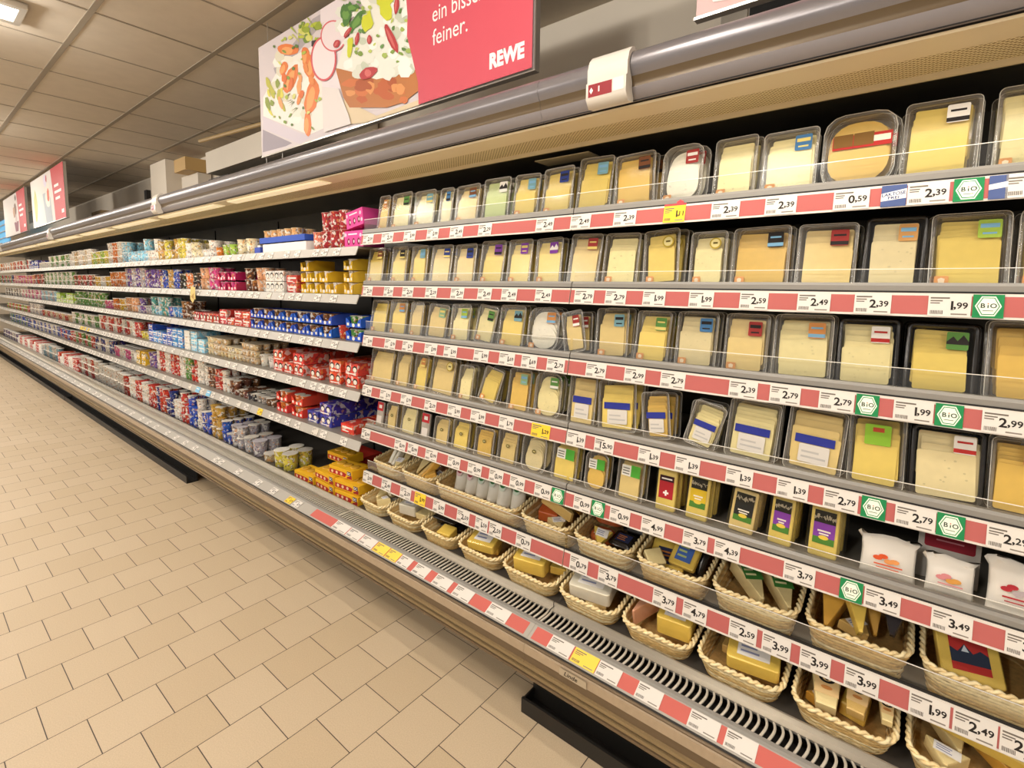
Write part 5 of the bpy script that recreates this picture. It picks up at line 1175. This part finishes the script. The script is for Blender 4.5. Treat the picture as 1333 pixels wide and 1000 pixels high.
pink_carton((-2.29, 1.535, z0), (0, 0, 0), 'pink dessert carton standing at the cheese end of the top dairy shelf')
pink_carton((-2.285, 1.54, z0+.106), (0, radians(-7), radians(-4)), 'pink dessert carton lying tilted on top of the other pink carton')
for k in range(4):
    for L in range(2):
        if L and k == 3: continue
        x = -2.425-.086*k - (.0 if not L else -.006)
        o = thing('red_pot', f'tall {"dark red" if k < 3 else "pale red"} pot, {nth(k+1)} left of the pink cartons, {["lower","upper"][L]} layer', 'dairy pot', (x, 1.58, z0+L*.102), (0, 0, k), 'red pots on the top dairy shelf')
        link('cup_body', U['b'][4][0], o, None, '#a8262e' if k < 3 else '#d9755e').scale = (.86, .86, 1); link('foil_lid', U['b'][4][1], o, None, '#d9aaa0').scale = (.86, .86, 1)
        if not L and k < 3:
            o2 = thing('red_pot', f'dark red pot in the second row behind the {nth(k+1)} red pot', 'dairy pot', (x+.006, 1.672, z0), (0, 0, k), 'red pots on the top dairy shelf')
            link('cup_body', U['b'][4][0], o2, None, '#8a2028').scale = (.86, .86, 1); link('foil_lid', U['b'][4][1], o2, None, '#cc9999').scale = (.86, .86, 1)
# white card tray with low tubs, blue tray of peach cups on top
t = thing('white_carton', 'white cardboard tray holding low tubs left of the red pots', 'tray', (-3.03, 1.535, z0))
m = MB().mat(M['plaincard']).color('#e6e0da'); m.box(-.265, .265, 0, .003, 0, .055); m.box(-.265, .265, .003, .2, 0, .003); m.box(-.265, -.262, .003, .2, .003, .055); m.box(.262, .265, .003, .2, .003, .055); link('tray', m.mesh('tray'), t)
for k in range(5):
    o = thing('red_lidded_tub', f'low tub with a {"red" if k % 2 else "white"} lid in the white cardboard tray, {nth(k+1)} from its right end', 'dairy tub', (-2.82-.103*k, 1.605, z0+.0035), (0, 0, k), 'tubs in the white cardboard tray')
    link('cup_body', U['t'][4][0], o, None, '#b8434a' if k % 2 else '#e2b8a0'); link('foil_lid', U['t'][4][1], o, None, '#e7ded8')
t = thing('blue_tray', 'flat blue cardboard tray resting across the low tubs on the top dairy shelf', 'tray', (-3.06, 1.535, z0+.0625))
m = MB().mat(M['plaincard']).color('#3350a8'); w, d, h = .56, .2, .035; m.box(-w/2, w/2, 0, d, 0, .003); m.box(-w/2, w/2, 0, .003, .003, h); m.box(-w/2, w/2, d-.003, d, .003, h); m.box(-w/2, -w/2+.003, .003, d-.003, .003, h); m.box(w/2-.003, w/2, .003, d-.003, .003, h); link('tray', m.mesh('tray'), t)
for k in range(5):
    for r in range(2):
        o = thing('peach_cup', f'peach coloured cup in the blue tray, {nth(k+1)} from its left end, {["front","back"][r]} row', 'dairy pot', (-3.29+.088*k, 1.582+.08*r, z0+.0662), (0, 0, k), 'peach cups in the blue tray')
        link('cup_body', U['c'][4][0], o, None, '#e2b078'); link('foil_lid', U['c'][4][1], o, None, '#e8cfa0')
o = thing('blue_box', 'small blue box with a white cap at the left end of the white cardboard tray', 'box', (-3.385, 1.54, z0))
m = MB().mat(M['plaincard']).color('#3d4fa5'); m.box(-.04, .04, 0, .06, 0, .042); link('box', m.mesh('box'), o); m = MB().mat(M['plaincard']).color('#e5dfd2'); m.box(-.02, .02, .01, .05, .042, .056); link('cap', m.mesh('cap'), o)
rest(S0, 0); rest(S1, 1); rest(S2, 2); rest(S3, 3); rest(S4, 4)
# ---- yellow wafer cartons piled at the cheese end of the bottom deck
def yellow_carton(x, y, z, rz, ry, k, label):
    w, d, h = .20, .11, .048
    t = thing('yellow_carton', label, 'dessert carton', (x, y, z), (0, radians(ry), radians(rz)), 'yellow cartons on the bottom deck')
    m = MB().mat(M['plaincard']).color('#e2ad24'); m.box(-w/2, w/2, 0, d, 0, h); link('sleeve', m.mesh('sleeve'), t)
    p = MB().mat(M['plaincard']).color('#a82a25'); p.poly_xz([(-w*.48, h*.1), (w*.2, h*.1), (w*.26, h*.5), (w*.16, h*.62), (-w*.48, h*.62)], -.0006)
    for q in range(3): p.color('#e4c39a'); p.poly_xz([(-w*.36+q*w*.2+.010*cos(a*pi/6), h*.36+.009*sin(a*pi/6)) for a in range(12)], -.0009)
    p.color('#8f2320'); p.poly_xz([(w*.28, h*.05), (w*.49, h*.05), (w*.49, h*.5), (w*.28, h*.2)], -.0006); p.color('#2b2352'); p.quad_xz(w*.29, w*.46, h*.42, h*.88, -.0008)
    p.color('#f2ead8'); put_text(p, 'DC', w*.305, h*.5, -.0011, h=h*.3, bold=.03)
    link('front_print', p.mesh('front_print'), t)
    c = MB().mat(M['print']).color('#c9972f'); c.smooth = True
    for q in range(3): c.lathe([(.026, 0), (.027, .004), (.02, .006)], 12, False, True, Matrix.Translation((-w*.3+q*w*.3, d*.5, h)))
    link('pot_lids', c.mesh('pot_lids'), t)
for k, (x, y, L, rz, ry) in enumerate(((-2.31, 1.475, 0, 3, 0), (-2.53, 1.478, 0, -3, 0), (-2.75, 1.475, 0, 2, 0), (-2.315, 1.482, 1, 5, 0), (-2.535, 1.480, 1, -2, 0), (-2.40, 1.50, 2, 4, 0), (-2.32, 1.60, 0, 2, 0), (-2.54, 1.60, 0, 2, 0), (-2.33, 1.61, 1, -2, 0), (-2.55, 1.605, 1, 3, 0), (-2.62, 1.62, 2, 2, 0))):
    yellow_carton(x, y, DZ[5]+L*.0555, rz, ry, k, f'yellow dessert carton with a red band, {["lower","middle","top"][L]} layer, {"front" if y < 1.55 else "back"} row, {nth(k+1)} of the pile')
o = link('red_crate', tray_mesh(.26, .17, .10), None, (-2.72, 1.75, DZ[5]), '#c5392c'); tag(o, 'red open cardboard tray standing at the back behind the yellow cartons', 'tray')
rest([s for s in S5], 5)
build_pending()

# ================================================================== HANGING SIGNS
SY = 1.45
def sign(label, X0, X1, z0, z1, art, red, lettering, skin):
    t = thing('hanging_sign', label, 'sign', ((X0+X1)/2, SY, z0), group='hanging signs above the cabinets')
    w, h = X1-X0, z1-z0
    m = MB().mat(M['white']); m.box(-w/2, w/2, .001, .024, 0, h); m.mat(M['steel']); m.box(w/2, w/2+.006, -.001, .026, 0, h); m.box(-w/2-.006, w/2+.006, -.001, .026, -.007, 0); link('board', m.mesh('board'), t)
    p = MB().mat(M['paper']); art(p, X0, X1, z0, z1); link('picture', p.mesh('picture'), t)
    if red:
        r = MB().mat(M['paper']); red(r, w, h); rp = link('red_panel', r.mesh('red_panel'), t)
    if lettering:
        g = MB().mat(M['paper']).color('#f4ece6'); lettering(g, w, h); link('lettering', g.mesh('lettering'), rp)
    c = MB().mat(M['steel'])
    for u in (-w/2+.09, w/2-.12): c.tube([(u, .012, h), (u, .012, ZC-z0-.006)], .0022, 6)
    link('chain', c.mesh('chain'), t)
    wr = MB().mat(M['white'])
    for u in (-w/2+.03, -w/2+.22): wr.tube([(u, .012, -.007), (u, .012, -.10)], .0018, 6)
    if skin: link('stay_wire', wr.mesh('stay_wire'), t)
    return t
rs = random.Random(3)
def wob(cx, cz, rx, rz, rot=0, n=14, j=.16):
    out = []
    for i in range(n):
        a = 2*pi*i/n; k = 1+rs.uniform(-j, j); u, v = rx*k*cos(a), rz*k*sin(a); out.append((cx+u*cos(rot)-v*sin(rot), cz+u*sin(rot)+v*cos(rot)))
    return out
def art_main(p, X0, X1, z0, z1):
    """open sandwiches on a white plate: drawn in sign metres after the photo's sign"""
    cx = (X0+X1)/2; Y = [-.0004]
    def lay(): Y[0] -= .00003; return Y[0]
    def pt(zx, zy):      # measured column/row of the enlarged sign -> sign plane
        x, z = at_y(340+.27*zx, .27*zy, SY); return (x-cx, z-z0)
    def poly(c, pts): p.color(c); q = [pt(*a) for a in pts]; q = [(min(max(x, (X0-X1)/2), (X1-X0)/2), min(max(z, 0), z1-z0)) for x, z in q]; p.poly_xz(q[::-1] if area(q) < 0 else q, lay())
    def area(q): return sum(q[i][0]*q[(i+1) % len(q)][1]-q[(i+1) % len(q)][0]*q[i][1] for i in range(len(q)))
    def blob(c, zx, zy, rx, rz, rot=0, n=12, j=.18): poly(c, wob(zx, zy, rx, rz, rot, n, j))
    p.color('#d3c8c8'); p.quad_xz((X0-X1)/2, (X1-X0)/2, 0, z1-z0, lay())
    poly('#aca3a6', [(60, 330), (250, 90), (300, 60), (290, 120), (180, 250), (90, 420)])
    poly('#e6dbdd', [(285, 30), (420, -40), (420, 660), (330, 640), (290, 400)])
    poly('#cfc4cc', [(8, 560), (180, 640), (240, 660), (190, 700), (10, 620)]); poly('#9a9098', [(8, 625), (150, 690), (120, 705), (8, 735)])
    poly('#eae4da', [(10, 470), (100, 300), (290, 200), (300, 620), (230, 650), (10, 560)])
    for k in range(26): blob(rs.choice(('#e9e3d2', '#d9d3bd', '#f0ebe0')), rs.uniform(60, 290), rs.uniform(260, 600), rs.uniform(16, 34), rs.uniform(16, 30))
    for a in ((130, 240, 52, 26, .1), (235, 320, 30, 62, -.1), (145, 380, 28, 72, .35), (225, 600, 18, 60, 0), (245, 470, 32, 88, .22), (215, 270, 20, 46, 0), (110, 330, 18, 34, .3)):
        blob('#dd7a3d', *a, 14, .1); blob('#eaa15f', a[0]-5, a[1]+5, a[2]*.55, a[3]*.7, a[4], 10, .1)
    for k in range(22): blob(rs.choice(('#b7c141', '#93a437', '#d3d272', '#6f8a3c')), rs.uniform(185, 285), rs.uniform(110, 210), rs.uniform(8, 22), rs.uniform(8, 20), rs.uniform(0, 3))
    for k in range(14): blob(rs.choice(('#d8d05a', '#8c9a45', '#b9b54a')), rs.uniform(15, 110), rs.uniform(380, 570), rs.uniform(5, 12), rs.uniform(14, 34), rs.uniform(-.6, .6))
    for k in range(8): a = rs.uniform(-.8, .8); x, y = 110+k*6, 470+k*11; poly('#6f7d58', [(x, y), (x+26*cos(a), y+26*sin(a)-20), (x+28*cos(a), y+28*sin(a)-17)])
    for k in range(9): blob(rs.choice(('#e08a4a', '#d96f35', '#e6a066')), rs.uniform(95, 280), rs.uniform(250, 560), rs.uniform(8, 16), rs.uniform(18, 40), rs.uniform(-.5, .5), 10, .12)
    for k in range(30): blob(rs.choice(('#a9b84a', '#7f9a45', '#d4d27c', '#5f7d3a')), rs.uniform(60, 285), rs.uniform(180, 620), rs.uniform(3, 9), rs.uniform(4, 14), rs.uniform(0, 3))
    for k in range(12): poly(rs.choice(('#c9cf4e', '#9fb043')), (lambda x, y, a: [(x, y), (x+60*cos(a)+4, y-60*sin(a)), (x+62*cos(a), y-56*sin(a))])(rs.uniform(170, 270), rs.uniform(130, 220), rs.uniform(.5, 2.4)))
    blob('#3a3330', 258, 212, 12, 18); blob('#5c4a3c', 278, 222, 9, 12)
    # radish ring on the white plate
    for rx, rz, c in ((62, 108, '#cf5c62'), (54, 98, '#ecdfe0')): poly(c, [(305+rx*cos(a*pi/16), 285+rz*sin(a*pi/16)) for a in range(32)])
    for rx, rz, c in ((62, 76, '#d3686c'), (56, 69, '#e8dadb')): poly(c, [(352+rx*cos(a*pi/16), 175+rz*sin(a*pi/16)) for a in range(32)])
    # bread
    poly('#d8c4a2', [(400, 480), (560, 560), (770, 480), (770, 560), (500, 610), (430, 600)])
    poly('#b6733f', [(362, 330), (450, 345), (770, 300), (775, 430), (690, 495), (610, 520), (520, 520), (430, 520), (400, 470)])
    for k in range(20): blob(rs.choice(('#c9713f', '#b85f35', '#d79257', '#a8552e')), rs.uniform(410, 730), rs.uniform(390, 490), rs.uniform(20, 44), rs.uniform(14, 34), rs.uniform(-.4, .4))
    # cream cheese with herbs, radish, chilli
    poly('#e7e6da', [(368, 330), (400, 230), (450, 140), (500, 40), (560, -60), (780, -120), (790, 320), (720, 350), (560, 385), (450, 350)])
    for k in range(54): blob(rs.choice(('#efeee4', '#d9dacb', '#e3e4d8', '#f4f2ea', '#c4cbb6')), rs.uniform(390, 740), rs.uniform(-40, 360), rs.uniform(18, 40), rs.uniform(14, 34), rs.uniform(0, 3))
    for k in range(46): blob(rs.choice(('#7f9a4a', '#9fb35c', '#5f8246', '#b9c66a', '#6a9455')), rs.uniform(400, 730), rs.uniform(-30, 300), rs.uniform(6, 15), rs.uniform(5, 13), rs.uniform(0, 3))
    for a in ((415, 70, 24, 50, .2), (465, 110, 22, 54, .5), (440, 40, 34, 20, 0)): blob('#4f7a3c', *a, 14, .35); blob('#6f9a4c', a[0], a[1], a[2]*.6, a[3]*.6, a[4], 10, .3)
    for a in ((520, 110, 26, 50, .2), (610, 60, 30, 46, -.4), (600, 10, 40, 28, 0), (435, 230, 14, 52, .1)): blob('#cdd23a', *a, 12, .25)
    for a in ((635, 190, 18, 78, -.42), (525, 355, 44, 26, -.5), (660, 30, 12, 42, .1), (470, 190, 10, 30, .2), (372, 215, 14, 22, .5), (530, 195, 12, 22, 0), (425, 160, 10, 30, .6)): blob('#b23c40', *a, 12, .12); blob('#cc6a66', a[0]-3, a[1], a[2]*.4, a[3]*.7, a[4], 8, .1)
    poly('#e0d7d2', [(300, 420), (380, 430), (430, 560), (440, 600), (310, 640)])
def red_main(r, w, h):
    cx = (-3.085-1.082)/2
    pts = [(708, -60), (715, 80), (712, 180), (735, 270), (765, 400), (768, 505)]
    q = []
    for zx, zy in pts: x, z = at_y(340+.27*zx, .27*zy, SY); q.append((x-cx, min(max(z-2.247, 0), h)))
    q[0] = (q[0][0]-.02, h); q[-1] = (q[-1][0], 0.0)
    r.color('#c9525f'); r.poly_xz(q[::-1][:1]+[(w/2, 0), (w/2, h)]+q[:-1], -.0105)
def let_main(g, w, h):
    y = -.0112
    cx = (-3.085-1.082)/2
    def at(px, py): x, z = at_y(px, py, SY+y); return x-cx, z-2.247
    def line(s, p0, p1, hpx, bold=0.):       # base line from p0 to p1, cap height measured at p0
        x0, z0 = at(*p0); x1, z1 = at(*p1); zt = at(p0[0], p0[1]-hpx)[1]
        put_text(g, s, x0, z0, y, h=zt-z0, w=x1-x0, bold=bold)
    line('feiner.', (563, 60), (608.5, 45), 21); line('ein bisschen', (563, 29.5), (650, -2), 21); line('J', (562, -1), (572, -4), 24)
    line('REWE', (637, 91), (682.5, 76), 21, .055)
sign('long hanging sign with a picture of topped bread and a pinkish red REWE panel'.replace(' REWE', ' text'), -3.085, -1.082, 2.247, 2.862, art_main, red_main, let_main, True)
def art_far(seed):
    def f(p, X0, X1, z0, z1):
        w, h = X1-X0, z1-z0; p.color('#ded6cf'); p.quad_xz(-w/2, w/2, 0, h, -.0004); y = -.001
        if seed == 1:
            p.color('#b9bd7a'); p.poly_xz(wob(-w*.36, h*.45, .12, .24), y); p.color('#a9b0b6'); p.poly_xz([(-w*.05, 0), (w*.14, 0), (w*.10, h*.62), (-w*.12, h*.62)], y-.0002); p.color('#e3dccf'); p.poly_xz(wob(w*.04, h*.55, .16, .17), y-.0004)
            p.color('#d3603f'); p.poly_xz(wob(w*.05, h*.55, .07, .10), y-.0006); p.color('#d8cfe0'); p.poly_xz(wob(-w*.02, h*.85, .10, .08), y-.0005); p.color('#c24a4a'); p.poly_xz(wob(w*.02, h*.88, .04, .05), y-.0007)
        else:
            p.color('#7d5a44'); p.poly_xz(wob(w*.06, h*.58, .13, .12), y); p.color('#b88f70'); p.poly_xz(wob(w*.0, h*.56, .10, .09), y-.0003); p.color('#7f3a4a'); p.poly_xz([(w*.02, .04), (w*.14, .04), (w*.18, h*.3), (-w*.02, h*.3)], y-.0002); p.color('#c9b4ae'); p.poly_xz(wob(w*.08, h*.38, .10, .07), y-.0004); p.color('#5a4a3a'); p.poly_xz(wob(w*.1, h*.88, .07, .05), y-.0004)
    return f
def red_far(r, w, h): r.color('#c23a3a'); r.poly_xz([(w*.22, 0), (w/2, 0), (w/2, h), (w*.16, h), (w*.2, h*.5)], -.0035)
def let_far(g, w, h):
    for k, (a, bb) in enumerate(((.24, .36), (.24, .42), (.26, .38))): g.quad_xz(w*a, w*bb, h*(.62-.12*k), h*(.67-.12*k), -.0042)
    g.quad_xz(w*.40, w*.46, h*.1, h*.17, -.0042)
sign('smaller looking hanging sign with a bright red text strip, second along the aisle', -10.44, -8.235, 2.285, 2.955, art_far(1), red_far, let_far, False)
sign('farthest hanging sign with a red text strip beside blue lit shelves', -13.25, -10.98, 2.285, 2.955, art_far(2), red_far, let_far, False)
def art_pink(p, X0, X1, z0, z1):
    w, h = X1-X0, z1-z0; p.color('#d9b3ae'); p.quad_xz(-w/2, w/2, 0, h, -.0004)
    for k in range(16): p.color(rs.choice(('#b9535a', '#c7747a', '#d39a9c'))); x = -w/2+.06+k*.055; p.poly_xz([(x, .05+.008*k), (x+.10, .10+.008*k), (x+.14, .5), (x+.11, .5)], -.0006-.00004*k)
    p.color('#efe9e2'); p.poly_xz(wob(-w/2+.08, .06, .05, .04), -.002)
sign('hanging sign with a reddish meat picture, cut off by the top edge of the view', -.525, 1.48, 2.243, 2.86, art_pink, None, None, False)

# ================================================================== CANOPY DISPLAYS AND WALL CLUTTER
def canopy_clip(X, w, big, label):
    t = thing('temperature_display', label, 'display', (X, 1.28, 2.0), group='white clips on the canopy')
    m = MB().mat(M['white'])
    pr = [(.034, .003), (.004, -.002), (-.012, .020), (-.012, .062), (-.006, .065), (-.006, .100), (.003, .126), (.018, .142), (.036, .1485)]
    inn = [(y-1.28-.0016, z-2.0+(.0016 if z > 2.13 else 0)) for y, z in canopy_profile()[2:16]][::-1]
    prof = pr + [(.036, .1448)] + [q for q in inn if q[0] > -.2]
    n = len(prof)
    m.smooth = True; m.rings([[(x, y, z) for y, z in pr] for x in (-w/2, w/2)], False); m.smooth = False
    for s in (-w/2, w/2): m.add([(s, y, z) for y, z in prof], [tuple(range(n))])
    hs = link('housing', m.mesh('housing'), t)
    d = MB().mat(M['print']).color('#8d1f26'); x0, x1 = -w*.44, w*.16
    d.quad_xz(x0, x1, .024, .058, -.0126); d.color('#f0e8e0'); u = x0+w*.08
    d.poly_xz([(u, .032), (u+.006, .041), (u, .050), (u-.006, .041)], -.013); d.quad_xz(u+.022, u+.026, .035, .050, -.013); d.color('#ece4d8'); d.quad_xz(w*.19, w*.45, .026, .060, -.0128)
    link('display_window', d.mesh('display_window'), hs)
canopy_clip(-.700, .122, True, 'white price display clip with a dark red window on the grey canopy above the cheese')
canopy_clip(-4.42, .10, False, 'white clip with a small red window on the canopy above the dairy shelves')
canopy_clip(-8.3, .10, False, 'white clip on the canopy below the second hanging sign')
canopy_clip(-12.6, .10, False, 'farthest white clip on the canopy at the end of the aisle')
b = MB().mat(M['wall']); b.box(-7.7, -7.15, 2.2, 2.44, 2.16, ZC-.006); tag(link('wall_pillar', b.mesh('wall_pillar')), kind='structure')
t = thing('boxed_duct', 'cream boxed duct standing behind the canopy, right of the wall pillar', 'duct', (-6.6, 2.3, 2.15))
b = MB().mat(M['wall']); b.box(-.35, .15, 0, .14, 0, .60); link('casing', b.mesh('casing'), t); b = MB().mat(simple('duct_top_box', '#c9a468', .6)); b.box(-.14, .2, -.14, .16, .60, .74); link('junction_box', b.mesh('junction_box'), t)
t = thing('cable_pipe', 'slim brown pipe crossing the ceiling towards the large hanging sign', 'pipe', (-5.2, 2.0, ZC-.05))
b = MB().mat(simple('pipe_brown', '#b99a66', .5)); b.tube([(-.6, .1, 0), (1.4, .32, 0)], .018, 8); link('pipe', b.mesh('pipe'), t)
t = thing('wall_beam', 'beige boxed beam along the wall behind the large hanging sign', 'beam', (-4.9, 2.36, 2.68))
b = MB().mat(M['wall']); b.box(-1.2, 1.6, -.10, .08, .0, .22); link('casing', b.mesh('casing'), t)
t = thing('dark_wall_opening', 'dark recess in the wall between canopy and large hanging sign', 'wall opening', (-5.1, 2.44, 2.16))
b = MB().mat(M['dark']); b.box(-1.25, 1.3, 0, .015, 0, .51); link('recess', b.mesh('recess'), t)
b = MB().mat(M['kick']); b.box(-.9, -.4, -.2, -.16, .40, .44); b.box(-1.0, .4, -.02, 0, .46, .5); link('cable_tray', b.mesh('cable_tray'), t)
t = thing('dark_wall_opening', 'dark opening with an orange lower edge above the canopy at the top right', 'wall opening', (.05, 2.44, 2.16))
b = MB().mat(M['dark']); b.box(-.70, 1.5, 0, .015, .48, .80); link('recess', b.mesh('recess'), t)
b = MB().mat(simple('orange_trim', '#a5603a', .5)); b.box(-.70, 1.5, -.012, .0, .47, .485); link('orange_edge', b.mesh('orange_edge'), t)
b = MB().mat(simple('blue_bundle', '#4d6a96', .4)); b.tube([(-.3, -.03, .56), (.2, -.03, .60), (.9, -.03, .55)], .02, 8); link('cable_bundle', b.mesh('cable_bundle'), t)
t = thing('grey_panel', 'narrow grey panel beside the dark opening at the top right', 'panel', (-.70, 2.44, 2.5)); b = MB().mat(M['steel']); b.box(-.07, .04, 0, .015, 0, .4); link('panel', b.mesh('panel'), t)
t = thing('loose_timber', 'weathered wooden boards lying on top of the far cabinets', 'boards', (-9.2, 1.9, 2.146))
b = MB().mat(simple('old_wood', '#8b7350', .7, noise=.3, scale=12)); b.box(-1.2, .6, 0, .12, 0, .16); b.box(-1.5, .2, -.1, .1, .16, .22); b.box(.2, .7, -.05, .15, .16, .30); link('boards', b.mesh('boards'), t)
t = thing('black_post', 'black post standing against the wall left of the wall pillar', 'post', (-8.3, 2.3, 0)); b = MB().mat(M['kick']); b.box(-.05, .05, 0, .05, 0, 2.75); link('post', b.mesh('post'), t)
t = thing('lit_wall_display', 'blue lit display with shelves glowing behind the farthest hanging sign', 'display', (-17.2, 1.75, 2.0))
b = MB().mat(M['blueglow']); b.box(-1.6, 1.6, 0, .03, .2, .85); link('lit_panel', b.mesh('lit_panel'), t); b = MB().mat(M['white'])
for k in range(4): b.box(-1.6, 1.6, -.04, 0, .3+.14*k, .315+.14*k)
link('shelf_bars', b.mesh('shelf_bars'), t); b = MB().mat(M['steel']); b.box(-1.65, 1.65, -.02, .08, .145, .2); link('frame', b.mesh('frame'), t)
# small things hanging on the shelf edges
t = thing('shelf_danglers', 'yellow and white card dangler hanging off the second dairy rail', 'shelf card', (at_y(250, 372, 1.462)[0], 1.462, LZ[1]-.03)); m = MB().mat(M['plaincard']).color('#d9bf7a'); m.poly_xz([(-.05, 0), (0, -.03), (.05, .02), (.06, .09), (-.03, .10)], 0); m.color('#b08a4a'); m.poly_xz([(-.03, .02), (.02, 0), (.03, .05)], -.0005); m.color('#d9bf7a'); m.box(-.03, .05, .001, .003, .0, .09); link('card', m.mesh('card'), t)
t['label'] = 'yellow card hanging off the second dairy rail'; t.name = 'shelf_card'
t = thing('vent_label', 'cream paper label fixed under the canopy behind the cheese packs of the top shelf', 'label', (at_y(730, 200, 1.62)[0], 1.62, 1.984))
m = MB().mat(M['paper']).color('#d9cba8'); m.box(-.12, .12, 0, .09, 0, .003); link('label_card', m.mesh('label_card'), t)
for o in bpy.data.objects:
    lb = o.get('label')
    if lb:
        import re
        n = len(re.findall(r"[A-Za-z0-9][A-Za-z0-9'\u2019-]*", lb))
        if n > 16 or n < 4: print('LABELLEN', n, o.name, lb)

# ================================================================== CAMERA, LIGHT, VIEW
w = bpy.data.worlds.new('World'); SC.world = w; w.use_nodes = True
bg = w.node_tree.nodes['Background']; bg.inputs['Color'].default_value = (1, .965, .92, 1); bg.inputs['Strength'].default_value = .8
cam = bpy.data.cameras.new('camera'); cam.sensor_fit = 'HORIZONTAL'; cam.sensor_width = 36; cam.lens = F/1333*36
cam.shift_y = -(500-CY)/1333; cam.clip_start = .02; cam.clip_end = 100
co = bpy.data.objects.new('camera', cam); COL.objects.link(co)
co.matrix_world = Matrix(((CR.x, CU.x, -CF.x, 0), (CR.y, CU.y, -CF.y, 0), (CR.z, CU.z, -CF.z, H), (0, 0, 0, 1)))
SC.camera = co
SC.view_settings.view_transform = 'Standard'; SC.view_settings.look = 'None'; SC.view_settings.gamma = 1; SC.view_settings.use_curve_mapping = False
SC.view_settings.exposure = -.85
SC.cycles.max_bounces = 8; SC.cycles.diffuse_bounces = 4; SC.cycles.glossy_bounces = 3; SC.cycles.transparent_max_bounces = 40; SC.cycles.caustics_reflective = False; SC.cycles.caustics_refractive = False
for o in list(bpy.data.objects):
    if '_w' in o: del o['_w']
